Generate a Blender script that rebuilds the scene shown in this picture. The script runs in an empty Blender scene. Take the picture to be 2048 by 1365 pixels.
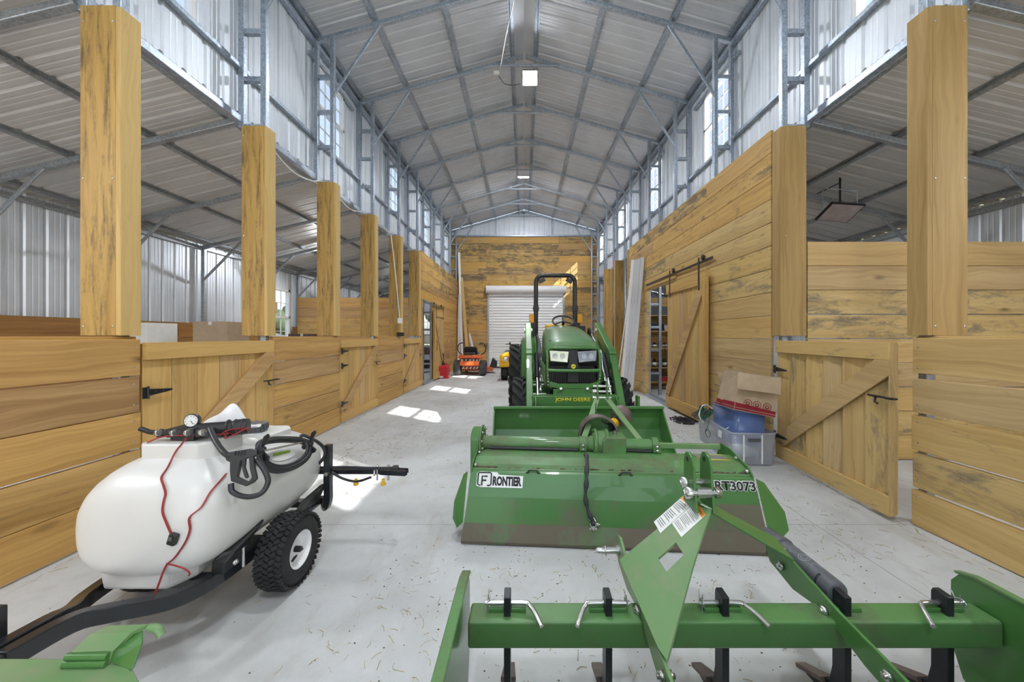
import bpy, bmesh, math, random
from mathutils import Vector as V, Matrix, Euler
from mathutils.bvhtree import BVHTree
R = math.radians
PI = math.pi
sc = bpy.context.scene
col = sc.collection
random.seed(7)

# ------------------------------------------------------------ camera, sky, sun, exposure
FPX, CX, CY, CH = 710.0, 1048.0, 673.0, 1.47       # focal length in pixels, vanishing point, eye height
cam = bpy.data.cameras.new('camera'); cam_o = bpy.data.objects.new('camera', cam); col.objects.link(cam_o)
cam.sensor_width = 36; cam.lens = FPX / 2048 * 36
cam.shift_x = -(CX - 1024) / 2048; cam.shift_y = -(682.5 - CY) / 2048
cam.clip_start = .05; cam.clip_end = 300
cam_o.location = (0, 0, CH); cam_o.rotation_euler = (R(90), 0, 0)
sc.camera = cam_o
W = bpy.data.worlds.new('World'); sc.world = W; W.use_nodes = True
nt = W.node_tree; nt.nodes.clear()
sky = nt.nodes.new('ShaderNodeTexSky'); sky.sky_type = 'NISHITA'; sky.sun_disc = False
sky.sun_elevation = R(39); sky.sun_rotation = R(123); sky.dust_density = 2.5; sky.air_density = 1.0
hsv = nt.nodes.new('ShaderNodeHueSaturation'); hsv.inputs['Saturation'].default_value = .6
bg = nt.nodes.new('ShaderNodeBackground'); bg.inputs['Strength'].default_value = .42
wo = nt.nodes.new('ShaderNodeOutputWorld')
nt.links.new(sky.outputs[0], hsv.inputs['Color']); nt.links.new(hsv.outputs[0], bg.inputs['Color']); nt.links.new(bg.outputs[0], wo.inputs['Surface'])
sun = bpy.data.lights.new('sun', 'SUN'); sun.energy = 14; sun.angle = R(.6); sun.color = (1, .95, .86)
sun_o = bpy.data.objects.new('sun', sun); col.objects.link(sun_o)
sun_o.location = (20, -10, 25)
sun_o.rotation_euler = V((-5.45, 3.5, -5.3)).to_track_quat('-Z', 'Y').to_euler()
por = bpy.data.lights.new('front_door_portal', 'AREA'); por.shape = 'RECTANGLE'; por.size = 5.4; por.size_y = 4.2; por.cycles.is_portal = True
por_o = bpy.data.objects.new('front_door_portal', por); col.objects.link(por_o)
por_o.location = (0, -4.3, 2.1); por_o.rotation_euler = (R(90), 0, 0)
sc.view_settings.view_transform = 'Standard'; sc.view_settings.look = 'None'
sc.view_settings.gamma = 1; sc.view_settings.use_curve_mapping = False
sc.view_settings.exposure = 0.22

def at(px, py, Y):       # the point seen at a photograph position, at depth Y
    return V(((px - CX) * Y / FPX, Y, CH - (py - CY) * Y / FPX))
def fl(px, py, z=0.0):   # ... at height z
    return at(px, py, (CH - z) * FPX / (py - CY))

# ------------------------------------------------------------ mesh helpers
class MB:
    def __init__(s):
        s.bm = bmesh.new(); s.uv = s.bm.loops.layers.uv.new('UVMap'); s.mi = 0
    def _face(s, vs, smooth=False, uvs=None):
        try: f = s.bm.faces.new(vs)
        except ValueError: return None
        f.material_index = s.mi; f.smooth = smooth
        if uvs:
            for l, u in zip(f.loops, uvs): l[s.uv].uv = u
        return f
    def box(s, c, size, M=None):
        c = V(c); h = [x / 2 for x in size]; L = max(range(3), key=lambda i: size[i])
        co = [V((sx * h[0], sy * h[1], sz * h[2])) for sx in (-1, 1) for sy in (-1, 1) for sz in (-1, 1)]
        vs = [s.bm.verts.new(c + (M @ p if M else p)) for p in co]
        for idx, n in (((0, 1, 3, 2), 0), ((4, 6, 7, 5), 0), ((0, 4, 5, 1), 1), ((2, 3, 7, 6), 1), ((0, 2, 6, 4), 2), ((1, 5, 7, 3), 2)):
            if n == L: a, b = [i for i in range(3) if i != n]
            else: a = L; b = [i for i in range(3) if i not in (n, L)][0]
            s._face([vs[i] for i in idx], False, [(co[i][a] + h[a], co[i][b] + h[b] + (.37 if idx[0] == 0 else 0)) for i in idx])
        return s
    def bb(s, x0, x1, y0, y1, z0, z1):
        return s.box(((x0 + x1) / 2, (y0 + y1) / 2, (z0 + z1) / 2), (abs(x1 - x0), abs(y1 - y0), abs(z1 - z0)))
    def bar(s, p, q, w, h, up=(0, 0, 1)):
        p = V(p); q = V(q); d = q - p; l = d.length; d = d / l; up = V(up)
        x = d.cross(up)
        if x.length < 1e-4: x = d.cross(V((0, 1, 0)))
        x.normalize(); z = x.cross(d)
        M = Matrix((x, d, z)).transposed()
        return s.box((p + q) / 2, (w, l, h), M)
    def tube(s, pts, r, n=8, closed=False, rs=None):
        pts = [V(p) for p in pts]; N = len(pts); rings = []; prev = None
        for i in range(N):
            a = pts[i - 1] if (i or closed) else pts[0]; b = pts[(i + 1) % N] if (i < N - 1 or closed) else pts[-1]
            d = (b - a).normalized()
            if prev is None:
                x = d.cross(V((0, 0, 1)))
                if x.length < .1: x = d.cross(V((0, 1, 0)))
            else: x = prev - d * prev.dot(d)
            if x.length < 1e-5: x = d.orthogonal()
            x.normalize(); prev = x; y = d.cross(x); rr = rs[i] if rs else r
            rings.append([s.bm.verts.new(pts[i] + (x * math.cos(t) + y * math.sin(t)) * rr) for t in [2 * PI * k / n for k in range(n)]])
        ln = 0
        for i in range(N if closed else N - 1):
            A = rings[i]; B = rings[(i + 1) % N]; l2 = ln + (pts[(i + 1) % N] - pts[i]).length
            for k in range(n):
                j = (k + 1) % n
                s._face([A[k], A[j], B[j], B[k]], True, [(ln, k / n), (ln, (k + 1) / n), (l2, (k + 1) / n), (l2, k / n)])
            ln = l2
        if not closed:
            for rg, rev in ((rings[0], True), (rings[-1], False)):
                f = s._face(rg[::-1] if rev else rg)
                if f:
                    for e in f.edges: e.smooth = False
        return s
    def cyl(s, p, q, r, r2=None, n=16):
        return s.tube([p, q], r, n, rs=[r, r if r2 is None else r2])
    def lathe(s, prof, p, axis, n=28, sharp=35):
        p = V(p); d = V(axis).normalized(); x = d.orthogonal().normalized(); y = d.cross(x); rings = []
        for r, t in prof:
            if r < 1e-5: rings.append([s.bm.verts.new(p + d * t)])
            else: rings.append([s.bm.verts.new(p + d * t + (x * math.cos(a) + y * math.sin(a)) * r) for a in [2 * PI * k / n for k in range(n)]])
        for i in range(len(rings) - 1):
            A, B = rings[i], rings[i + 1]
            for k in range(n):
                j = (k + 1) % n
                if len(A) == 1 and len(B) == 1: continue
                if len(A) == 1: s._face([A[0], B[j], B[k]], True)
                elif len(B) == 1: s._face([A[k], A[j], B[0]], True)
                else: s._face([A[k], A[j], B[j], B[k]], True, [(k / n, i), (k / n, i), (k / n, i + 1), (k / n, i + 1)])
        for i in range(1, len(prof) - 1):
            a = math.atan2(prof[i][1] - prof[i - 1][1], prof[i][0] - prof[i - 1][0]); b = math.atan2(prof[i + 1][1] - prof[i][1], prof[i + 1][0] - prof[i][0])
            if abs((b - a + PI) % (2 * PI) - PI) > R(sharp) and len(rings[i]) > 1:
                for k in range(n):
                    e = s.bm.edges.get((rings[i][k], rings[i][(k + 1) % n]))
                    if e: e.smooth = False
        return s
    def prism(s, pts, th):      # closed polygon of 3-D points extruded by the vector th
        pts = [V(p) for p in pts]; th = V(th); n = len(pts)
        A = [s.bm.verts.new(p) for p in pts]; B = [s.bm.verts.new(p + th) for p in pts]
        ax = (pts[1] - pts[0]).normalized(); nn = th.normalized(); bx = nn.cross(ax)
        uv = [((p - pts[0]).dot(ax), (p - pts[0]).dot(bx)) for p in pts]
        s._face(A[::-1], False, uv[::-1]); s._face(B, False, uv)
        for i in range(n):
            j = (i + 1) % n; s._face([A[i], A[j], B[j], B[i]], False, [(0, 0), (.1, 0), (.1, .1), (0, .1)])
        return s
    def loft(s, secs, closed=True, caps=True, smooth=True):
        rings = [[s.bm.verts.new(V(p)) for p in sec] for sec in secs]; n = len(rings[0])
        for i in range(len(rings) - 1):
            for k in range(n if closed else n - 1):
                j = (k + 1) % n
                s._face([rings[i][k], rings[i][j], rings[i + 1][j], rings[i + 1][k]], smooth)
        if caps and closed:
            for rg, rev in ((rings[0], True), (rings[-1], False)):
                f = s._face(rg[::-1] if rev else rg)
        return s
    def quad(s, a, b, c, d, smooth=False):
        s._face([s.bm.verts.new(V(p)) for p in (a, b, c, d)], smooth, [(0, 0), (1, 0), (1, 1), (0, 1)]); return s
    def sphere(s, c, r, n=12, sq=(1, 1, 1), m=None):
        m = m or n // 2 + 1; c = V(c)
        prof = [(r * math.sin(PI * i / m), -r * math.cos(PI * i / m)) for i in range(m + 1)]
        k0 = len(s.bm.verts); s.lathe(prof, (0, 0, 0), (0, 0, 1), n, 999)
        s.bm.verts.ensure_lookup_table()
        for v in s.bm.verts[k0:]: v.co = V((v.co.x * sq[0], v.co.y * sq[1], v.co.z * sq[2])) + c
        return s
    def build(s, name, mats, parent=None, bevel=0, subsurf=0, seg=2, solid=0):
        bmesh.ops.recalc_face_normals(s.bm, faces=s.bm.faces)
        me = bpy.data.meshes.new(name); s.bm.to_mesh(me); s.bm.free()
        for m in (mats if isinstance(mats, (list, tuple)) else [mats]): me.materials.append(m)
        o = bpy.data.objects.new(name, me); col.objects.link(o)
        if parent:
            o.parent = parent; o.matrix_parent_inverse = Matrix.LocRotScale(parent.location, parent.rotation_euler, parent.scale).inverted()
        if solid:
            md = o.modifiers.new('thick', 'SOLIDIFY'); md.thickness = solid; md.offset = 0
        if bevel:
            md = o.modifiers.new('bevel', 'BEVEL'); md.width = bevel; md.segments = seg; md.limit_method = 'ANGLE'; md.angle_limit = R(40); md.harden_normals = False
        if subsurf:
            md = o.modifiers.new('sub', 'SUBSURF'); md.levels = subsurf; md.render_levels = subsurf
        return o

def build_split(b, name, mat, parent):     # every separate piece becomes a part of its own
    seen = set(); groups = []
    b.bm.verts.ensure_lookup_table()
    for v in b.bm.verts:
        if v in seen: continue
        st = [v]; g = []; seen.add(v)
        while st:
            q = st.pop(); g.append(q)
            for e in q.link_edges:
                w = e.other_vert(q)
                if w not in seen: seen.add(w); st.append(w)
        groups.append(g)
    for g in groups:
        m = MB(); mp = {v: m.bm.verts.new(v.co) for v in g}; fs = {f for v in g for f in v.link_faces}
        for f in fs: m._face([mp[v] for v in f.verts], f.smooth)
        m.build(name, mat, parent)
    b.bm.free()

def tag(o, label=None, cat=None, group=None, kind=None):
    if label: o['label'] = label
    if cat: o['category'] = cat
    if group: o['group'] = group
    if kind: o['kind'] = kind
    return o
def thing(name, label, cat, loc=(0, 0, 0), group=None, rz=0):
    o = bpy.data.objects.new(name, None); col.objects.link(o); o.empty_display_size = .1
    o.location = loc; o.rotation_euler = (0, 0, rz)
    return tag(o, label, cat, group)
def struct(name, loc=(0, 0, 0)):
    o = bpy.data.objects.new(name, None); col.objects.link(o); o.location = loc; o['kind'] = 'structure'; return o
def dup(o, dloc, rz=None):       # a copy of a thing, its parts and their sub-parts, moved
    c = o.copy(); col.objects.link(c); c.location = V(o.location) + V(dloc)
    if rz is not None: c.rotation_euler = (0, 0, rz)
    def kids(a, b):
        for ch in a.children:
            d = ch.copy(); col.objects.link(d); d.parent = b; kids(ch, d)
    kids(o, c); return c
def arc(c, r, a0, a1, n, u=(1, 0, 0), v=(0, 0, 1)):
    c = V(c); u = V(u); v = V(v)
    return [c + u * (r * math.cos(R(a0 + (a1 - a0) * i / n))) + v * (r * math.sin(R(a0 + (a1 - a0) * i / n))) for i in range(n + 1)]
def spline(pts, n=6):
    P = [V(p) for p in pts]; P = [P[0] * 2 - P[1]] + P + [P[-1] * 2 - P[-2]]; out = []
    for i in range(1, len(P) - 2):
        for k in range(n):
            t = k / n; a, b, c, d = P[i - 1:i + 3]
            out.append(.5 * ((2 * b) + (c - a) * t + (2 * a - 5 * b + 4 * c - d) * t * t + (3 * b - a - 3 * c + d) * t ** 3))
    return out + [P[-2]]
def text(name, body, origin, xdir, ydir, height, mat, parent, xs=1.0, bold=0.0, lift=.0, width=None, ext=.0006):
    cu = bpy.data.curves.new(name, 'FONT'); cu.body = body; cu.size = 1; cu.extrude = 0; cu.offset = bold; cu.resolution_u = 3
    t = bpy.data.objects.new(name, cu); col.objects.link(t)
    dg = bpy.context.evaluated_depsgraph_get(); dg.update()
    me = bpy.data.meshes.new_from_object(t.evaluated_get(dg)); bpy.data.objects.remove(t); bpy.data.curves.remove(cu)
    x = V(xdir).normalized(); y = V(ydir); y = (y - x * y.dot(x)).normalized(); n = x.cross(y)
    ys = [v.co.y for v in me.vertices]; xx = [v.co.x for v in me.vertices]
    y0 = min(ys); k = height / (max(ys) - y0); x0 = min(xx); kx = (width / (max(xx) - x0)) if width else k * xs
    for v in me.vertices: v.co = V(origin) + x * ((v.co.x - x0) * kx) + y * ((v.co.y - y0) * k) + n * lift
    me.materials.append(mat); o = bpy.data.objects.new(name, me); col.objects.link(o)
    if parent: o.parent = parent; o.matrix_parent_inverse = Matrix.LocRotScale(parent.location, parent.rotation_euler, parent.scale).inverted()
    md = o.modifiers.new('thick', 'SOLIDIFY'); md.thickness = ext; md.offset = 1
    return o

# ------------------------------------------------------------ materials
class N:
    def __init__(s, name):
        s.m = bpy.data.materials.new(name); s.m.use_nodes = True; s.t = s.m.node_tree; s.t.nodes.clear()
        s.out = s.n('ShaderNodeOutputMaterial'); s.b = s.n('ShaderNodeBsdfPrincipled'); s.l(s.b.outputs[0], s.out.inputs[0])
    def n(s, k, **kw):
        x = s.t.nodes.new(k)
        for a, b in kw.items(): setattr(x, a, b)
        return x
    def l(s, a, b): s.t.links.new(a, b)
    def inp(s, sock, v):
        if hasattr(v, 'links') or isinstance(v, bpy.types.NodeSocket): s.l(v, sock)
        else: sock.default_value = v
    def math(s, op, a, b=0.0, c=None, clamp=False):
        x = s.n('ShaderNodeMath', operation=op, use_clamp=clamp); s.inp(x.inputs[0], a); s.inp(x.inputs[1], b)
        if c is not None: s.inp(x.inputs[2], c)
        return x.outputs[0]
    def comb(s, x, y, z):
        c = s.n('ShaderNodeCombineXYZ')
        for i, v in enumerate((x, y, z)): s.inp(c.inputs[i], v)
        return c.outputs[0]
    def noise(s, vec, scale, detail=4, rough=.55, dist=0.0):
        x = s.n('ShaderNodeTexNoise'); s.l(vec, x.inputs['Vector']); x.inputs['Scale'].default_value = scale
        x.inputs['Detail'].default_value = detail; x.inputs['Roughness'].default_value = rough; x.inputs['Distortion'].default_value = dist
        return x.outputs['Fac']
    def ramp(s, fac, stops, interp='LINEAR'):
        x = s.n('ShaderNodeValToRGB'); x.color_ramp.interpolation = interp; e = x.color_ramp.elements
        while len(e) < len(stops): e.new(.5)
        for i, (p, c) in enumerate(stops):
            e[i].position = p; e[i].color = (*(c if isinstance(c, (tuple, list)) else (c, c, c)), 1)
        s.l(fac, x.inputs[0]); return x.outputs[0]
    def mix(s, fac, a, b, blend='MIX'):
        x = s.n('ShaderNodeMix', data_type='RGBA', blend_type=blend)
        s.inp(x.inputs[0], fac)
        for i, v in ((6, a), (7, b)):
            if isinstance(v, (tuple, list)): x.inputs[i].default_value = (*v, 1) if len(v) == 3 else v
            else: s.l(v, x.inputs[i])
        return x.outputs[2]
    def set(s, **kw):
        for k, v in kw.items():
            nm = {'color': 'Base Color', 'rough': 'Roughness', 'metal': 'Metallic', 'coat': 'Coat Weight', 'spec': 'Specular IOR Level', 'trans': 'Transmission Weight', 'alpha': 'Alpha', 'coatr': 'Coat Roughness', 'sss': 'Subsurface Weight'}[k]
            if isinstance(v, (tuple, list)): s.b.inputs[nm].default_value = (*v, 1)
            else: s.inp(s.b.inputs[nm], v)
        return s
    def bump(s, h, strength=.3, dist=.01):
        x = s.n('ShaderNodeBump'); s.l(h, x.inputs['Height']); x.inputs['Strength'].default_value = strength; x.inputs['Distance'].default_value = dist
        s.l(x.outputs[0], s.b.inputs['Normal']); return s
    def obj(s): return s.n('ShaderNodeTexCoord').outputs['Object']
    def uvs(s):
        x = s.n('ShaderNodeSeparateXYZ'); s.l(s.n('ShaderNodeTexCoord').outputs['UV'], x.inputs[0]); return x.outputs
    def rnd(s): return s.n('ShaderNodeNewGeometry').outputs['Random Per Island']

def wood(name, light, dark, stain=.3, rough=.62, knot=1.0, stainc=(.06, .052, .045), vary=.5, streak=1.0, bias=.5, long=1.0):
    k = N(name); uv = k.uvs(); r = k.rnd()
    u = k.math('MULTIPLY_ADD', r, 37.0, uv[0]); v = k.math('MULTIPLY_ADD', r, 11.0, uv[1])
    wob = k.noise(k.comb(k.math('MULTIPLY', u, .9), k.math('MULTIPLY', v, 2.2), 0.0), 1.6, 2)
    vv = k.math('MULTIPLY_ADD', wob, .16, v)
    g = k.noise(k.comb(k.math('MULTIPLY', u, .8), k.math('MULTIPLY', vv, 34.0), r), 1.0, 7, .66)
    g2 = k.noise(k.comb(k.math('MULTIPLY', u, .35), k.math('MULTIPLY', vv, 7.0), r), 1.0, 3, .5)
    r2 = k.math('FRACT', k.math('MULTIPLY', r, 17.31)); r3 = k.math('FRACT', k.math('MULTIPLY', r, 71.7))
    f = k.math('ADD', k.math('MULTIPLY', k.math('SUBTRACT', g, .5), 1.15 * streak), k.math('MULTIPLY', k.math('SUBTRACT', g2, .5), 1.0))
    f = k.math('ADD', k.math('ADD', f, .54), k.math('MULTIPLY', k.math('SUBTRACT', r2, .5), vary * .55))
    mid = [(x + y) / 2 for x, y in zip(dark, light)]
    c = k.ramp(f, [(.18, dark), (.48, mid), (.80, light)])
    hs = k.n('ShaderNodeHueSaturation'); k.l(c, hs.inputs['Color']); k.l(k.math('MULTIPLY_ADD', r3, .010, .5), hs.inputs['Hue']); k.l(k.math('MULTIPLY_ADD', r2, .2, .94), hs.inputs['Saturation']); c = hs.outputs[0]
    # knots: dark heartwood where branches grew
    vo = k.n('ShaderNodeTexVoronoi', feature='F1'); vo.inputs['Scale'].default_value = 1.0
    k.l(k.comb(k.math('MULTIPLY', u, 1.7), k.math('MULTIPLY', v, 4.6), r), vo.inputs['Vector'])
    kd = k.ramp(vo.outputs['Distance'], [(.045, 1.0), (.085, .55), (.17, 0.0)])
    sel = k.math('GREATER_THAN', k.n_sep(vo.outputs['Color']), .45)
    c = k.mix(k.math('MULTIPLY', k.math('MULTIPLY', kd, sel), .8 * knot), c, [x * .30 for x in dark])
    # blue stain and mildew blotches, drawn out along the board
    sn = k.noise(k.comb(k.math('MULTIPLY', u, 1.7 / long), k.math('MULTIPLY', v, 5.5 * long), r), 1.5, 8, .72, .5)
    sn2 = k.noise(k.comb(k.math('MULTIPLY', u, 30.0), k.math('MULTIPLY', v, 60.0), r), 1.0, 3, .6)
    se = k.math('ADD', k.math('ADD', sn, k.math('MULTIPLY', k.math('SUBTRACT', sn2, .5), .14)), k.math('MULTIPLY', k.math('SUBTRACT', r3, bias), .30))
    sm = k.ramp(se, [(.66 - stain * .22, 0.0), (.82 - stain * .22, 1.0)])
    c = k.mix(k.math('MULTIPLY', sm, min(.85, .40 + stain)), c, stainc)
    k.set(color=c, rough=rough, spec=.3); k.bump(g, .3, .004); return k.m
def _sep(self, colsock):
    x = self.n('ShaderNodeSeparateColor'); self.l(colsock, x.inputs[0]); return x.outputs[0]
N.n_sep = _sep

def plain(name, color, rough=.5, metal=0.0, spec=.5, coat=0.0, var=.12, scale=9, bump=0.0):
    k = N(name); n = k.noise(k.obj(), scale, 5, .6)
    c = k.mix(k.ramp(n, [(.3, 0.0), (.7, 1.0)]), [max(0, x * (1 - var)) for x in color], [min(1, x * (1 + var)) for x in color])
    k.set(color=c, rough=k.math('MULTIPLY_ADD', n, .16, rough - .08), metal=metal, spec=spec, coat=coat, coatr=.12)
    if bump: k.bump(k.noise(k.obj(), scale * 8, 3), bump, .004)
    return k.m
def galv(name, a, b, rough=.42, metal=.75):
    k = N(name); vo = k.n('ShaderNodeTexVoronoi'); k.l(k.obj(), vo.inputs['Vector']); vo.inputs['Scale'].default_value = 60
    n = k.noise(k.obj(), 3.5, 5, .65); f = k.math('ADD', k.math('MULTIPLY', k.n_sep(vo.outputs['Color']), .35), k.math('MULTIPLY', n, .65))
    k.set(color=k.ramp(f, [(.25, a), (.7, b)]), rough=k.math('MULTIPLY_ADD', n, .2, rough - .1), metal=metal); return k.m
def paint(name, color, dirt=0.0, rough=.32, dirtc=(.13, .095, .07), scale=5.0, lo=.5):
    k = N(name); n = k.noise(k.obj(), scale, 8, .68); n2 = k.noise(k.obj(), scale * .35, 3)
    c = k.mix(k.ramp(n2, [(.3, 0.0), (.7, 1.0)]), [x * .88 for x in color], [min(1, x * 1.1) for x in color])
    if dirt:
        d = k.math('MULTIPLY', k.ramp(n, [(lo - .06, 0.0), (lo + .14, 1.0)]), dirt); c = k.mix(d, c, dirtc)
        k.set(color=c, rough=k.math('MULTIPLY_ADD', d, .5, rough), spec=.5, coat=k.math('SUBTRACT', .25, k.math('MULTIPLY', d, .25), clamp=True))
    else: k.set(color=c, rough=rough, spec=.5, coat=.3)
    return k.m

M = {}
M['fence'] = wood('cedar_boards', (.60, .37, .155), (.33, .17, .06), stain=.12, vary=.6)
M['gate'] = wood('gate_boards', (.64, .42, .185), (.40, .225, .085), stain=.08, vary=.55)
M['pine'] = wood('pine_boards', (.64, .445, .215), (.42, .265, .11), stain=.42, vary=.45, stainc=(.16, .14, .11))
M['stained'] = wood('stained_pine_boards', (.62, .40, .17), (.38, .22, .08), stain=.62, vary=.6, stainc=(.12, .095, .07), bias=.45)
M['post'] = wood('post_boards', (.52, .335, .135), (.34, .20, .075), stain=.80, vary=.3, stainc=(.075, .06, .042), bias=.42, long=1.7)
M['rpost'] = wood('weathered_post_boards', (.46, .31, .15), (.29, .175, .075), stain=.35, vary=.3, stainc=(.15, .125, .09))
M['pale'] = wood('pale_boards', (.66, .47, .225), (.47, .30, .125), stain=.28, vary=.3, stainc=(.25, .19, .11))
M['brown'] = wood('brown_boards', (.42, .21, .08), (.22, .10, .035), stain=.06, vary=.5)
M['greywood'] = wood('grey_weathered_board', (.72, .72, .74), (.32, .32, .34), stain=.4, vary=.4, stainc=(.16, .16, .17), knot=.2)
M['steel'] = galv('galvanized_steel', (.26, .31, .38), (.52, .58, .66), .4, .75)
M['steeldark'] = galv('galvanized_steel_dull', (.27, .29, .31), (.46, .49, .52), .45, .7)
def sheet(name, a, b, rough, metal):
    k = N(name); n = k.noise(k.obj(), 1.3, 5, .6); k.set(color=k.ramp(n, [(.3, a), (.7, b)]), rough=k.math('MULTIPLY_ADD', n, .25, rough - .12), metal=metal); return k.m
M['wallsheet'] = sheet('wall_sheet_metal', (.62, .67, .74), (.76, .80, .87), .42, .25)
M['roofsheet'] = sheet('roof_sheet_metal', (.53, .55, .59), (.65, .67, .72), .46, .38)
M['leansheet'] = sheet('lean_to_sheet_metal', (.58, .575, .575), (.70, .695, .69), .48, .3)
M['green'] = paint('green_paint', (.068, .195, .048))
M['hoodgreen'] = paint('green_paint_dulled', (.10, .225, .085), .25, .36, (.20, .26, .17), 3, .5)
M['greendirt'] = paint('green_paint_dusty', (.095, .225, .07), .6, .4, scale=4, lo=.52)
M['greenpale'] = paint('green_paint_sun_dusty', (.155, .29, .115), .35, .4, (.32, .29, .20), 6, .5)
M['mud'] = paint('green_paint_muddy', (.075, .20, .06), .93, .45, (.15, .12, .095), 3.2, .34)
M['mud2'] = paint('green_paint_part_muddy', (.066, .195, .046), .85, .38, (.15, .12, .095), 2.2, .54)
kk = M['mud2'].node_tree            # the right end of the flap was driven through the most mud
sxyz = kk.nodes.new('ShaderNodeSeparateXYZ'); kk.links.new(kk.nodes.new('ShaderNodeTexCoord').outputs['Object'], sxyz.inputs[0])
mr = kk.nodes.new('ShaderNodeMapRange'); mr.inputs[1].default_value = 1.15; mr.inputs[2].default_value = 1.5; mr.inputs[4].default_value = .34; kk.links.new(sxyz.outputs[0], mr.inputs[0])
for rp in [n for n in kk.nodes if n.type == 'VALTORGB' and abs(n.color_ramp.elements[0].position - .48) < .01]:
    src = rp.inputs[0].links[0].from_socket; ad = kk.nodes.new('ShaderNodeMath'); kk.links.new(src, ad.inputs[0]); kk.links.new(mr.outputs[0], ad.inputs[1]); kk.links.new(ad.outputs[0], rp.inputs[0])
M['black'] = plain('black_plastic', (.018, .018, .02), .42)
M['blacksteel'] = plain('black_painted_steel', (.016, .018, .022), .3, coat=.3)
M['iron'] = plain('dark_shank_steel', (.035, .037, .042), .38, .5)
M['rubber'] = plain('tyre_rubber', (.028, .028, .029), .7, spec=.3, var=.3)
M['rubberdust'] = plain('dusty_tyre_rubber', (.075, .072, .07), .75, spec=.25, var=.45, scale=5)
M['hose'] = plain('hose_rubber', (.03, .031, .036), .38)
M['zinc'] = plain('zinc_plated_steel', (.62, .62, .6), .25, .9)
M['white'] = plain('white_paint', (.82, .82, .83), .4, var=.03)
M['poly'] = plain('white_tank_plastic', (.70, .695, .675), .34, var=.03, scale=3)
M['poly'].node_tree.nodes['Principled BSDF'].inputs['Subsurface Weight'].default_value = .25
M['poly'].node_tree.nodes['Principled BSDF'].inputs['Subsurface Radius'].default_value = (.05, .05, .045)
M['red'] = plain('red_plastic', (.55, .02, .035), .38)
M['redwire'] = plain('red_wire', (.30, .02, .02), .5)
M['orange'] = plain('orange_paint', (.78, .15, .035), .4)
M['yellow'] = plain('yellow_paint', (.85, .48, .015), .35)
M['amber'] = plain('amber_lens', (.80, .36, .01), .25)
M['card'] = plain('cardboard', (.47, .36, .25), .85, var=.08, spec=.15)
M['cardin'] = plain('cardboard_inside', (.36, .27, .18), .88, var=.08, spec=.15)
M['cardred'] = plain('red_print', (.28, .025, .04), .8, spec=.15)
M['concrete_edge'] = plain('grey_concrete', (.4, .4, .4), .8)
M['gun'] = plain('dark_grey_moulding', (.042, .044, .05), .42)
M['grey'] = plain('grey_plastic', (.10, .105, .115), .45)
M['ink'] = plain('dark_lettering', (.022, .022, .026), .5)
M['labelwhite'] = plain('label_white', (.80, .81, .79), .45, var=.04)
M['labelorange'] = plain('label_orange', (.80, .33, .05), .45)
M['labelgrey'] = plain('label_print_grey', (.20, .20, .20), .5)
M['lettering'] = plain('yellow_lettering', (.85, .72, .03), .4)
M['straw'] = plain('dry_straw', (.46, .35, .17), .8, var=.5, scale=30)
M['soil'] = plain('dry_soil', (.12, .085, .055), .95, var=.4, scale=40)
M['cloth'] = plain('white_cloth', (.75, .75, .76), .8, spec=.2)
M['chrome'] = plain('lamp_reflector', (.8, .8, .8), .12, 1.0, var=.03)
M['rust'] = plain('rusty_brown_steel', (.16, .12, .11), .5, .4, var=.35)
def emit(name, c, s):
    k = N(name); k.set(color=(.9, .9, .9)); k.b.inputs['Emission Color'].default_value = (*c, 1); k.b.inputs['Emission Strength'].default_value = s; return k.m
M['ledwide'] = emit('led_panel_wide', (.95, .97, 1.0), 520)
M['led'] = emit('led_panel', (.93, .97, 1.0), 340)
def glass(name, tint, gl=.12, rough=.03, body=0.0, bodyc=(.8, .8, .8)):
    k = N(name); k.t.nodes.remove(k.b); tr = k.n('ShaderNodeBsdfTransparent'); tr.inputs[0].default_value = (*tint, 1)
    g = k.n('ShaderNodeBsdfGlossy'); g.inputs['Roughness'].default_value = rough; g.inputs[0].default_value = (.9, .9, .9, 1)
    m = k.n('ShaderNodeMixShader'); fr = k.n('ShaderNodeLayerWeight'); fr.inputs[0].default_value = .5
    k.l(k.math('MULTIPLY_ADD', k.math('POWER', fr.outputs['Facing'], 4.0), .6, .04 + gl * .2), m.inputs[0]); k.l(tr.outputs[0], m.inputs[1]); k.l(g.outputs[0], m.inputs[2]); last = m.outputs[0]
    if body:
        d = k.n('ShaderNodeBsdfPrincipled'); d.inputs['Base Color'].default_value = (*bodyc, 1); d.inputs['Roughness'].default_value = .3
        m2 = k.n('ShaderNodeMixShader'); m2.inputs[0].default_value = body; k.l(last, m2.inputs[1]); k.l(d.outputs[0], m2.inputs[2]); last = m2.outputs[0]
    k.l(last, k.out.inputs[0]); return k.m
M['glass'] = glass('window_glass', (.92, .94, .97))
M['clearbin'] = glass('clear_bin_plastic', (.86, .88, .92), .15, .15, .24, (.80, .83, .88))
M['bluebin'] = glass('blue_bin_plastic', (.55, .65, .90), .15, .12, .45, (.22, .34, .68))
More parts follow.
